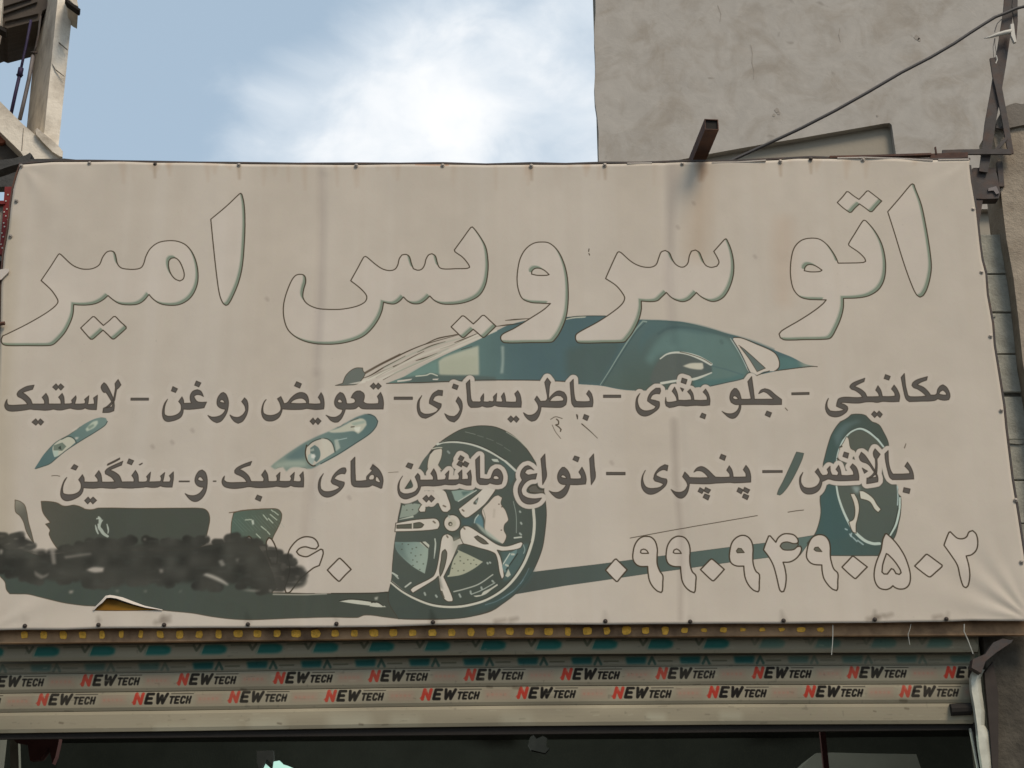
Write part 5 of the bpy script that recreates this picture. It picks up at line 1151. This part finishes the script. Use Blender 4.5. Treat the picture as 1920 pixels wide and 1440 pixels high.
def corner_folds(x, z, cx, cz, ang0, ang1, n, L, amp):
    d = math.hypot(x - cx, z - cz) + 1e-6; a_ = math.atan2(z - cz, x - cx)
    if a_ < ang0 or a_ > ang1: return 0
    t = (a_ - ang0) / (ang1 - ang0)
    return amp * math.sin(math.pi * t) ** .5 * math.sin(n * math.pi * t + 1.2 * math.sin(3 * t)) * min(1, d / .09) * math.exp(-(d / L) ** 1.5)
TLc, TRc, BRc, BLc = at(40, 308, YB), at(1818, 300, YB), at(1935, 1165, YB), at(-22, 1182, YB)
pins_top = [168, 291, 448, 668, 830, 996, 1134, 1279, 1463, 1520, 1618, 1740]
pinX = [at(x, 306, YB).x for x in pins_top]
pins_bot = [47, 185, 308, 465, 631, 812, 960, 1135, 1294, 1469, 1640, 1774]
pinXb = [at(x, 1170, YB).x for x in pins_bot]
seam1, seam2 = at(598, 600, YB).x, at(1264, 640, YB).x
wn = np.random.RandomState(9)
WV = [(wn.uniform(.4, 2.2), wn.uniform(.3, 1.6), wn.uniform(0, 6.3), wn.uniform(.3, 1)) for _ in range(9)]
def sag(x, z, s, t):
    """how far the cloth stands off its plane (towards the street is negative)"""
    y = 0
    for fx, fz, ph, am in WV: y += .0011 * am * math.sin(x * fx * 2.2 + z * fz * 1.5 + ph)
    y += .0022 * math.exp(-((x - seam1) / .02) ** 2) * (1 if t > .02 else 0) + .0026 * math.exp(-((x - seam2 - .01 * math.sin(2 * z)) / .024) ** 2)
    for i in range(len(pinX) - 1):                     # scallops between the fixings at the top
        if pinX[i] < x < pinX[i+1]:
            u = (x - pinX[i]) / (pinX[i+1] - pinX[i]); y -= .006 * math.sin(math.pi * u) ** 2 * math.exp(-t * 22)
    for i in range(len(pinXb) - 1):
        if pinXb[i] < x < pinXb[i+1]:
            u = (x - pinXb[i]) / (pinXb[i+1] - pinXb[i]); y -= .004 * math.sin(math.pi * u) ** 2 * math.exp(-(1 - t) * 26)
    y += corner_folds(x, z, BRc.x, BRc.z, 1.75, 3.10, 6.5, .36, .0058)
    y += corner_folds(x, z, TLc.x, TLc.z, -1.45, -.08, 3.2, .55, .0022)
    y += corner_folds(x, z, TRc.x, TRc.z, -2.9, -1.7, 3.0, .5, .0022)
    y += corner_folds(x, z, BLc.x, BLc.z, .1, 1.5, 4.0, .5, .0025)
    return y
vs, fs = [], []
for j in range(NZ + 1):
    t = j / NZ
    for i in range(NX + 1):
        s = i / NX
        # four edge curves blended across the sheet
        yl = 310 + (1182 - 310) * t; yr = 300.5 + (1164.5 - 300.5) * t
        xl = np.interp(yl, [a_ for a_, _ in LE], [b for _, b in LE]); xr_ = np.interp(yr, [a_ for a_, _ in RE], [b for _, b in RE])
        xx = xl + (xr_ - xl) * s
        xt_ = 40 + (1818 - 40) * s; xb_ = -22 + (1935 + 22) * s
        ytop = np.interp(xt_, [a_ for a_, _ in TE], [b for _, b in TE]); ybot = np.interp(xb_, [a_ for a_, _ in BE], [b for _, b in BE])
        yy = ytop + (ybot - ytop) * t
        p = at(xx, yy, YB)
        vs.append(Vector((p.x, YB + sag(p.x, p.z, s, t), p.z)))
for j in range(NZ):
    for i in range(NX):
        a_ = j * (NX + 1) + i; fs.append((a_, a_ + NX + 1, a_ + NX + 2, a_ + 1))
# hem turned back so that the sheet has an edge
rim_i = [i for i in range(NX + 1)] + [j * (NX + 1) + NX for j in range(1, NZ + 1)] + [NZ * (NX + 1) + i for i in range(NX - 1, -1, -1)] + [j * (NX + 1) for j in range(NZ - 1, 0, -1)]
k = len(vs)
for i in rim_i: vs.append(vs[i] + Vector((0, .002, 0)))
for i in range(len(rim_i)):
    a_, b = rim_i[i], rim_i[(i+1) % len(rim_i)]; c_, d_ = k + (i+1) % len(rim_i), k + i
    fs.append((a_, b, c_, d_))
cloth = mesh('sheet', vs, fs, M_BANNER, ban, smooth=True)
uv_from_plane(cloth.data, B)
# fixings: a washer with a domed head, one shape shared
def screw_me(name, mat):
    bm = bmesh.new()
    prof = [(.0125, 0), (.0125, -.003), (.009, -.0035), (.0075, -.0025), (.007, -.006), (.004, -.0085), (.0001, -.009)]
    n = 12; rings = [[bm.verts.new((r * math.cos(2*math.pi*k_/n), y, r * math.sin(2*math.pi*k_/n))) for k_ in range(n)] for r, y in prof]
    for A_, B_ in zip(rings, rings[1:]):
        for q_ in range(n): bm.faces.new((A_[q_], A_[(q_+1) % n], B_[(q_+1) % n], B_[q_]))
    bmesh.ops.recalc_face_normals(bm, faces=bm.faces)
    me = bpy.data.meshes.new(name); bm.to_mesh(me); bm.free(); me.materials.append(mat); return me
ms1, ms2 = screw_me('screw', M_RIVET), screw_me('screw', M_RIVETD)
scr = [(40, 311.5), (168, 306.5), (291, 308.5), (448, 310), (668, 311), (830, 311), (996, 311.5), (1134, 310), (1279, 308), (1463, 303), (1520, 298.5), (1618, 300),
       (31, 377), (20, 443), (1824, 393), (1840, 511), (1857, 631), (1877, 770), (1904, 938), (1915, 1054),
       (47, 1174), (185, 1172), (308, 1172), (465, 1171), (631, 1170), (812, 1167), (1135, 1165), (1294, 1166), (1469, 1164), (1640, 1162), (1774, 1161)]
for x, y in scr:
    p = at(x, y, YB)
    o = link('screw', ms2 if (x in (291, 1520) or y > 1150) else ms1)
    o.parent = ban; o.location = Vector((p.x, YB - .002, p.z)) - Vector(ban.location); o.scale = (.86, 1, .86)
# lifted strip of the torn skin, low left
lip = [(174, 1144), (180, 1136), (190, 1126), (198, 1117), (206, 1115.5), (216, 1117), (230, 1120), (248, 1127), (272, 1136), (305, 1143)]
low_ = [(176, 1144.5), (183, 1137), (192, 1130), (200, 1121), (208, 1120.5), (218, 1122), (232, 1127), (250, 1133), (272, 1139), (304, 1144)]
vs, fs = [], []
for i, ((x0_, y0_), (x1_, y1_)) in enumerate(zip(lip, low_)):
    o_ = .018 * math.sin(math.pi * i / 9)
    vs += [at(x0_, y0_, YB - .004), at((x0_ + x1_) / 2, (y0_ + y1_) / 2, YB - .004 - o_ * .6), at(x1_, y1_, YB - .004 - o_)]
for i in range(9):
    for j in (0, 1): a_ = i * 3 + j; fs.append((a_, a_ + 1, a_ + 4, a_ + 3))
k = len(vs); vs += [v + Vector((0, .0015, .0)) for v in vs]
fs += [tuple(k + q_ for q_ in f[::-1]) for f in fs]
tag(mesh('torn_flap', vs, fs, M_HEM, ban, smooth=True), 'pale curled flap over the ochre tear')
# pale tucked hem pieces along the top
for pts_ in ([(1176, 306.5), (1222, 306)], [(1335, 305), (1380, 304.5), (1436, 301)], [(1570, 296.5), (1620, 295.5), (1680, 297.5), (1749, 301)], [(1759, 300), (1817, 299)]):
    bm = bmesh.new(); tube(bm, [at(x, y, YB - .004) for x, y in pts_], .0045, 6); bmobj('rolled_hem', bm, M_HEM, ban)
# frame behind
fr = empty('sign_frame', (0, YB + .05, 3), 'dark rusty steel frame showing as a thin line round the banner', 'frame')
def chain(pts_, Y, w_, h_, name, mat, par):
    bm = bmesh.new()
    for (a_, b) in zip(pts_, pts_[1:]): bar(bm, at(*a_, Y), at(*b, Y), w_, h_)
    return bmobj(name, bm, mat, par)
chain([(x, y - .6) for x, y in TE[1:]], YB + .022, .010, .03, 'top_rail', M_STEEL, fr)
chain([(x + .8, y) for y, x in RE[1:]], YB + .022, .010, .03, 'side_rail', M_STEEL, fr)
chain([(x - .5, y) for y, x in LE[1:]], YB + .022, .008, .03, 'side_rail', M_RUST, fr)
chain([(1555, 296.5), (1640, 294.5), (1700, 292.5), (1745, 291)], YB + .018, .012, .03, 'loose_rail', M_RUST, fr)
# box behind the sheet, carries it off the wall
bm = bmesh.new()
box(bm, at(30, 700, YB).x + .25, at(1850, 700, YB).x - .12, YB + .10, 7.34, at(960, 1150, YB).z + .02, at(960, 310, YB).z - .06); bmobj('backing', bm, M_CONCD, fr)

# ------------------------------------------------------------------ tube stub jutting over the top edge towards the street
zs = at(1310, 300, 7.3).z
pa_, pb_ = atz(1309, 306, zs), atz(1335, 243, zs)
st = empty('steel_tube', pa_, 'short rusty square steel tube jutting out over the top edge of the banner', 'steel tube')
hw = .036
d_ = (pb_ - pa_).normalized()
pa_ = pa_ - d_ * .12
side = Vector((d_.y, -d_.x, 0)) * hw
def ring_(p, s, h0, h1): return [p - side * s + Vector((0, 0, h0)), p + side * s + Vector((0, 0, h0)), p + side * s + Vector((0, 0, h1)), p - side * s + Vector((0, 0, h1))]
H_ = .062
o0, o1 = ring_(pa_, 1, 0, H_), ring_(pb_, 1, 0, H_)
i1, i0 = ring_(pb_, .88, .004, H_ - .004), ring_(pa_, .88, .004, H_ - .004)
vs = o0 + o1 + i1 + i0
fs = [(j, (j+1) % 4, 4 + (j+1) % 4, 4 + j) for j in range(4)] + [(4 + j, 4 + (j+1) % 4, 8 + (j+1) % 4, 8 + j) for j in range(4)] + [(8 + j, 8 + (j+1) % 4, 12 + (j+1) % 4, 12 + j) for j in range(4)]
mesh('tube', vs, fs, M_RUST, st)
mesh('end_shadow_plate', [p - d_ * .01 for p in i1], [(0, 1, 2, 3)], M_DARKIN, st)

# ------------------------------------------------------------------ steel post, struts and cable at the right
po = empty('steel_post', at(1870, 150, 7.25), 'dark leaning steel post of crossed flat bars behind the top right corner of the banner', 'post')
def flat(pts_, w0, Y, name, mat=M_STEEL, par=None, th=.012):
    """flat bar with a centre line in the photo and a width in photo pixels"""
    L_, R_ = [], []
    for i, (x, y) in enumerate(pts_):
        x0_, y0_ = pts_[max(i-1, 0)]; x1_, y1_ = pts_[min(i+1, len(pts_)-1)]
        dx, dy = x1_ - x0_, y1_ - y0_; l = math.hypot(dx, dy); wv = (w0[i] if isinstance(w0, (list, tuple)) else w0) / 2
        L_.append(at(x - dy / l * wv, y + dx / l * wv, Y)); R_.append(at(x + dy / l * wv, y - dx / l * wv, Y))
    bm = bmesh.new(); prism(bm, L_ + R_[::-1], th)
    return bmobj(name, bm, mat, par, bevel=.001)
flat([(1895, -30), (1891, 20), (1884, 70), (1876, 120), (1868, 170), (1857, 230), (1849, 290), (1844, 322)], [19, 19, 20, 21, 20, 20, 18, 16], 7.26, 'flat_bar', par=po)
flat([(1905, -30), (1903, 12), (1905, 40), (1904, 78)], [8, 10, 7, 3], 7.255, 'gusset', par=po)
flat([(1862, 108), (1868, 140), (1873, 165), (1882, 210), (1889, 250), (1896, 288)], [12, 14, 12, 11, 11, 10], 7.245, 'flat_bar', par=po)
flat([(1767, 285), (1800, 284.5), (1850, 284), (1897, 284)], [8, 9, 9.5, 9.5], 7.235, 'cross_bar', par=po)
flat([(1864, 284), (1876, 272), (1888, 258)], 6, 7.24, 'brace', par=po)
flat([(1868, 238), (1885, 240), (1893, 239)], 4, 7.27, 'tie', par=po)
flat([(1744, 292), (1790, 291), (1815, 290)], [8, 10, 9], 7.225, 'rusty_plate', M_RUST, po)
flat([(1754, 275), (1756, 288)], 2.5, 7.22, 'pin', M_RUST, po)
bk_ = empty('bracket', at(1845, 345, 7.28), 'dark steel box bracket with a tapering strap beside the upper right corner of the banner', 'bracket')
bm = bmesh.new(); prism(bm, [at(x, y, 7.28) for x, y in ((1823, 316), (1826, 314.5), (1866, 314.5), (1870, 330), (1876, 360), (1873, 372), (1844, 373), (1822, 372))], .06); bmobj('box', bm, M_STEEL, bk_, bevel=.003)
bm = bmesh.new(); prism(bm, [at(x, y, 7.285) for x, y in ((1823, 372.5), (1843, 373.5), (1841, 388), (1837, 415), (1835.5, 440), (1833, 440), (1828, 400))], .02); bmobj('strap', bm, M_STEEL, bk_)
bm = bmesh.new(); prism(bm, [at(x, y, 7.27) for x, y in ((1853, 353), (1868, 349), (1874, 362), (1868, 364), (1863, 357), (1853, 358))], .008); bmobj('clip', bm, M_PROPG, bk_)
bm = bmesh.new(); bar(bm, at(1873, 305, 7.30), at(1877, 352, 7.30), .028, .03); bmobj('upright', bm, M_STEEL, bk_)
ins = empty('insulator', at(1880, 60, 7.2), 'white plastic spike insulator strapped across the steel post', 'insulator')
bm = bmesh.new(); tube(bm, [at(1845, 72, 7.21), at(1855, 70, 7.21), at(1870, 65, 7.21), at(1886, 61, 7.21), at(1896, 59, 7.21)], [.002, .006, .011, .014, .014], 8); bmobj('spike', bm, M_WHITE, ins, smooth=True)
bm = bmesh.new(); prism(bm, [at(x, y, 7.2) for x, y in ((1895, 45), (1901, 44), (1903, 62), (1906, 78), (1902, 79), (1896, 66))], .02); bmobj('clamp', bm, M_WHITE, ins)
wl = empty('wire_tie', at(1865, 90, 7.2), 'thin twisted wire loops hanging from the white insulator', 'wire')
bm = bmesh.new(); tube(bm, [at(x, y, 7.2) for x, y in ((1878, 36), (1870, 44), (1867, 52), (1865, 60))], .0025, 6); bmobj('loop', bm, M_BLACKCABLE, wl)
bm = bmesh.new(); tube(bm, [at(x, y, 7.2) for x, y in ((1865, 72), (1862, 88), (1863, 106), (1867, 114), (1868, 98), (1865, 80), (1866, 72))], .0016, 6); bmobj('loop', bm, M_BLACKCABLE, wl)
bm = bmesh.new(); tube(bm, [at(x, y, 7.19) for x, y in ((1868, 104), (1870, 112), (1867, 119))], .003, 6); bmobj('ferrule', bm, M_WHITE, wl)
bm = bmesh.new()
cp_ = [(1330, 322), (1362, 306), (1378, 298), (1440, 269.5), (1503, 240), (1565, 208), (1628, 172.5), (1690, 136), (1745, 107.5), (1790, 81), (1820, 61), (1845, 45), (1866, 32), (1884, 25), (1905, 16), (1925, 11), (1960, 6)]
tube(bm, [at(x, y, 7.23 if x > 1500 else 7.26) for x, y in cp_], .0088, 8)
tag(bmobj('cable', bm, M_BLACKCABLE, smooth=True), 'thick black cable slanting up from the banner top to the steel post', 'cable')

# ------------------------------------------------------------------ clear ties dangling under the hem
for pts_, r_, lab in (([(1561.5, 1172), (1561.5, 1192), (1561, 1205), (1559, 1228)], .0022, 'straight clear nylon tie hanging below the hem, first from the left'),
                      ([(1708, 1170), (1706, 1180), (1702.5, 1190), (1706, 1209)], .0016, 'faint kinked clear nylon tie hanging below the hem, middle of three'),
                      ([(1808, 1170), (1807.5, 1184), (1814, 1198), (1824.5, 1226)], .0026, 'slanting white nylon tie hanging below the hem nearest the bent guide')):
    bm = bmesh.new(); tube(bm, [at(x, y, 7.21) for x, y in pts_], r_, 6)
    tag(bmobj('nylon_tie', bm, M_TIE), lab, 'tie', 'nylon ties hanging under the banner hem')

# ------------------------------------------------------------------ unfinished concrete frame, upper left
cf = empty('concrete_frame', at(60, 200, 12), 'unfinished pale concrete building frame with column, beam and slab at the upper left', 'building')
YC = 12.0
def slab(pts_, Y, depth, name, mat, par): 
    bm = bmesh.new(); prism(bm, [at(x, y, Y) for x, y in pts_], Vector((-.30, 1, 0)) * depth); return bmobj(name, bm, mat, par)
# column: light face towards us, darker face turned left
cF = [(108, -30), (138.5, -30), (136, 20), (130, 90), (124, 150), (116, 220), (110, 285), (80, 285), (86, 200), (95, 110), (102, 60)]
cl = [(111, -30), (141, -30), (136.5, 18), (130, 75), (125, 130), (118, 200), (110, 278), (81, 262), (88, 185), (97, 105), (103, 50)]
vsF = [at(x, y, YC) for x, y in ((112, -40), (142, -40), (109, 282), (81.5, 262))]
for i_, (x_, y_) in ((1, (142, -40)), (2, (109, 282))): vsF[i_] = at(x_, y_, YC + .04)
vsL = [at(x, y, YC + .95) for x, y in ((78, -40), (49, 250))]
bm = bmesh.new()
A0, A1, A2, A3 = vsF; L0, L1 = vsL
def P_(v): return bm.verts.new(v)
b4 = [A1 + Vector((-.5, .95, 0)), A2 + Vector((-.5, .95, 0))]
vv = [P_(v) for v in (A0, A1, A2, A3, L0, L1, b4[0], b4[1])]
for f in ((0, 3, 2, 1), (4, 5, 3, 0), (1, 2, 7, 6), (6, 7, 5, 4), (0, 1, 6, 4), (3, 5, 7, 2)): bm.faces.new([vv[i] for i in f])
bmobj('column', bm, M_CONC, cf)
slab([(66, 244), (70, 240), (82, 250), (97, 262), (112, 276), (118, 284), (117, 294), (112, 293), (98, 284), (80, 266), (68, 252)], YC - .06, .3, 'kicker', M_CONC, cf)
slab([(97, 118), (104, 129), (120, 142), (121, 143), (104, 131)], YC - .004, .01, 'shutter_mark', M_CONCD, cf)
slab([(110, 78), (126, 92), (127, 94), (110, 80)], YC - .004, .01, 'shutter_mark', M_CONCD, cf)
# beam falling away to the right
slab([(-60, 145), (0, 190), (44, 234), (60, 247), (70, 258), (97, 285), (110, 294), (112, 315), (52, 315), (50, 300), (38, 284), (0, 247), (-60, 205)], YC - .02, .5, 'beam', M_CONC, cf)
slab([(43.5, 240), (44.5, 240), (41.5, 282), (40, 282)], YC - .024, .004, 'joint', M_CONCD, cf)
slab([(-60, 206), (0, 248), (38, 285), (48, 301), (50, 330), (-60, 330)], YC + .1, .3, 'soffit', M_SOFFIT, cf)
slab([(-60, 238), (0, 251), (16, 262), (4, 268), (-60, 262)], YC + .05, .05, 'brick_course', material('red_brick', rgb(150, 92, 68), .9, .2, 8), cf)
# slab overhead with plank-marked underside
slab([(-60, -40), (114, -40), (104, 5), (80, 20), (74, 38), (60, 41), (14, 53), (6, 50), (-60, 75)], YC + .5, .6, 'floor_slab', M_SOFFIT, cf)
for t in ([(6, 22), (70, 0), (70, 3), (6, 26)], [(10, 36), (72, 22), (72, 25), (10, 40)], [(4, 10), (60, -8), (60, -5), (4, 13)]):
    slab(t, YC + .47, .03, 'plank_ridge', M_SOFFIT, cf)
slab([(0, -20), (6, -20), (3, 30), (0, 48), (-10, 60), (-10, -20)], YC + .2, .3, 'slab_edge', M_CONC, cf)
slab([(1, 47), (12, 56), (11, 60), (6, 58), (-2, 53)], YC + .1, .1, 'batten', M_DARKIN, cf)
slab([(124, -30), (141, -30), (144, -8), (145, 4), (147, 12), (139, 8), (129, -1)], YC - .25, .35, 'slab_corner', M_CONC, cf)
slab([(122, -4), (140, 9), (151, 17), (149, 20), (144, 17), (126, 4)], YC - .3, .08, 'batten', M_DARKIN, cf)
pr = empty('scaffold_prop', at(40, 140, 12.3), 'purple painted scaffold prop with a coupler, left of the concrete column', 'scaffold prop')
def px_tube(pts_, r, name, mat, par, Y=YC + .3): 
    bm = bmesh.new(); tube(bm, [at(x, y, Y) for x, y in pts_], r, 8); return bmobj(name, bm, mat, par, smooth=True)
px_tube([(58, 38), (50, 80), (43, 112), (37, 140)], .013, 'upper_tube', M_PROP, pr)
px_tube([(37, 140), (29, 175), (21, 212)], .017, 'lower_tube', M_PROP, pr)
px_tube([(39.5, 128), (36.5, 143)], .026, 'coupler', M_PROP, pr)
px_tube([(31, 140), (43, 141)], .009, 'pin', M_PROP, pr)
pr2 = empty('scaffold_prop', at(55, 140, 12.3), 'grey scaffold prop with a coupler, close against the concrete column', 'scaffold prop')
px_tube([(76, 30), (72, 65), (67, 88), (62, 104)], .010, 'upper_tube', M_STEEL, pr2, YC + .2)
px_tube([(62, 104), (54, 150), (45, 190), (37, 224)], .019, 'lower_tube', M_PROPG, pr2, YC + .2)
px_tube([(58, 98), (70, 99)], .010, 'coupler', M_STEEL, pr2, YC + .18)
bm = bmesh.new(); box(bm, A0.x - 3.6, A0.x - 1.9, 7.8, 15.5, .14, 12); bmobj('added_shade_wall', bm, M_CONCD, cf)  # unseen wall added to keep sky light off the column's left face
bm = bmesh.new(); box(bm, A0.x - 3.6, A0.x - .3, 15.6, 15.9, .14, at(0, 330, 15.6).z - .5); bmobj('rear_wall', bm, M_CONCD, cf)
# tarpaulin over the corner of the sign and the red post beside it
bm = bmesh.new()
lo = [(-40, 330), (0, 318), (20, 311), (40, 306), (70, 303), (110, 301.5), (140, 302.5), (165, 304)]
hi = [(-40, 306), (0, 300), (25, 297), (48, 291), (56, 286), (60, 290), (56, 298), (90, 297.5), (120, 297), (145, 299.5), (168, 303)]
prism(bm, [at(x, y, YB + .03) for x, y in lo] + [at(x, y, YB + .03) for x, y in hi[::-1]], .07)
tag(bmobj('tarpaulin', bm, M_TARP), 'dark tarpaulin bunched along the top left corner of the banner', 'tarpaulin')
bm = bmesh.new(); prism(bm, [at(x, y, YB + .35) for x, y in ((-60, 318), (44, 306), (38, 312), (28, 352), (24, 362), (18, 354), (8, 350), (-60, 352))], .05)
tag(bmobj('fascia_board', bm, M_TARP), 'dark board in shade under the tarpaulin at the left edge', 'board')
rp = empty('red_post', at(12, 420, 7.5), 'maroon perforated steel post at the left edge beside the banner', 'post')
bm = bmesh.new(); prism(bm, [at(x, y, YB + .28) for x, y in ((9, 350), (26, 350), (20, 400), (9, 477), (-2, 477), (3, 430))], .05); bmobj('channel', bm, M_RED, rp)
bm = bmesh.new(); prism(bm, [at(x, y, YB + .27) for x, y in ((-60, 376), (9, 376), (9, 382), (-60, 384))], .03); bmobj('cross_bar', bm, M_RED, rp)
hm = None
for x, y in ((15, 365), (21, 366), (11, 377), (20, 386), (8, 397.5), (13, 392), (11, 405), (7, 418), (18, 398), (8.5, 425), (3.5, 437), (6, 444), (15, 412), (2, 458), (4.5, 465)):
    bm = bmesh.new(); bmesh.ops.create_cone(bm, cap_ends=True, segments=8, radius1=.0045, radius2=.0045, depth=.003, matrix=Matrix.Translation(at(x, y, YB + .278)) @ Matrix.Rotation(math.pi / 2, 4, 'X'))
    bmobj('rivet', bm, M_WHITE, rp)
bm = bmesh.new(); prism(bm, [at(x, y, YB + .3) for x, y in ((-60, 478), (7, 478), (5, 500), (6, 545), (-60, 545))], .2)
tag(bmobj('parapet', bm, M_BLOCK), 'grey block parapet under the maroon post at the left edge', 'wall')
bm = bmesh.new(); prism(bm, [at(x, y, YB + .29) for x, y in ((-60, 546), (4, 546), (-2, 1180), (-60, 1180))], .2)
tag(bmobj('neighbour_wall', bm, M_CONCD), 'shaded wall edge left of the banner below the parapet', 'wall')
bm = bmesh.new(); prism(bm, [at(x, y, YB - .01) for x, y in ((-6, 506), (8, 504), (16, 504), (17, 509), (8, 518), (2, 524), (-6, 526))], .006)
tag(bmobj('cloth_tab', bm, M_HEM), 'pale folded cloth tab poking out at the left edge of the banner', 'tab')
bm = bmesh.new(); tube(bm, [at(-8, 608, YB - .02), at(9, 606, YB - .02)], .010, 8)
tag(bmobj('bolt', bm, M_RUST), 'rusty bolt sticking out at the left edge near the end of the title', 'bolt')
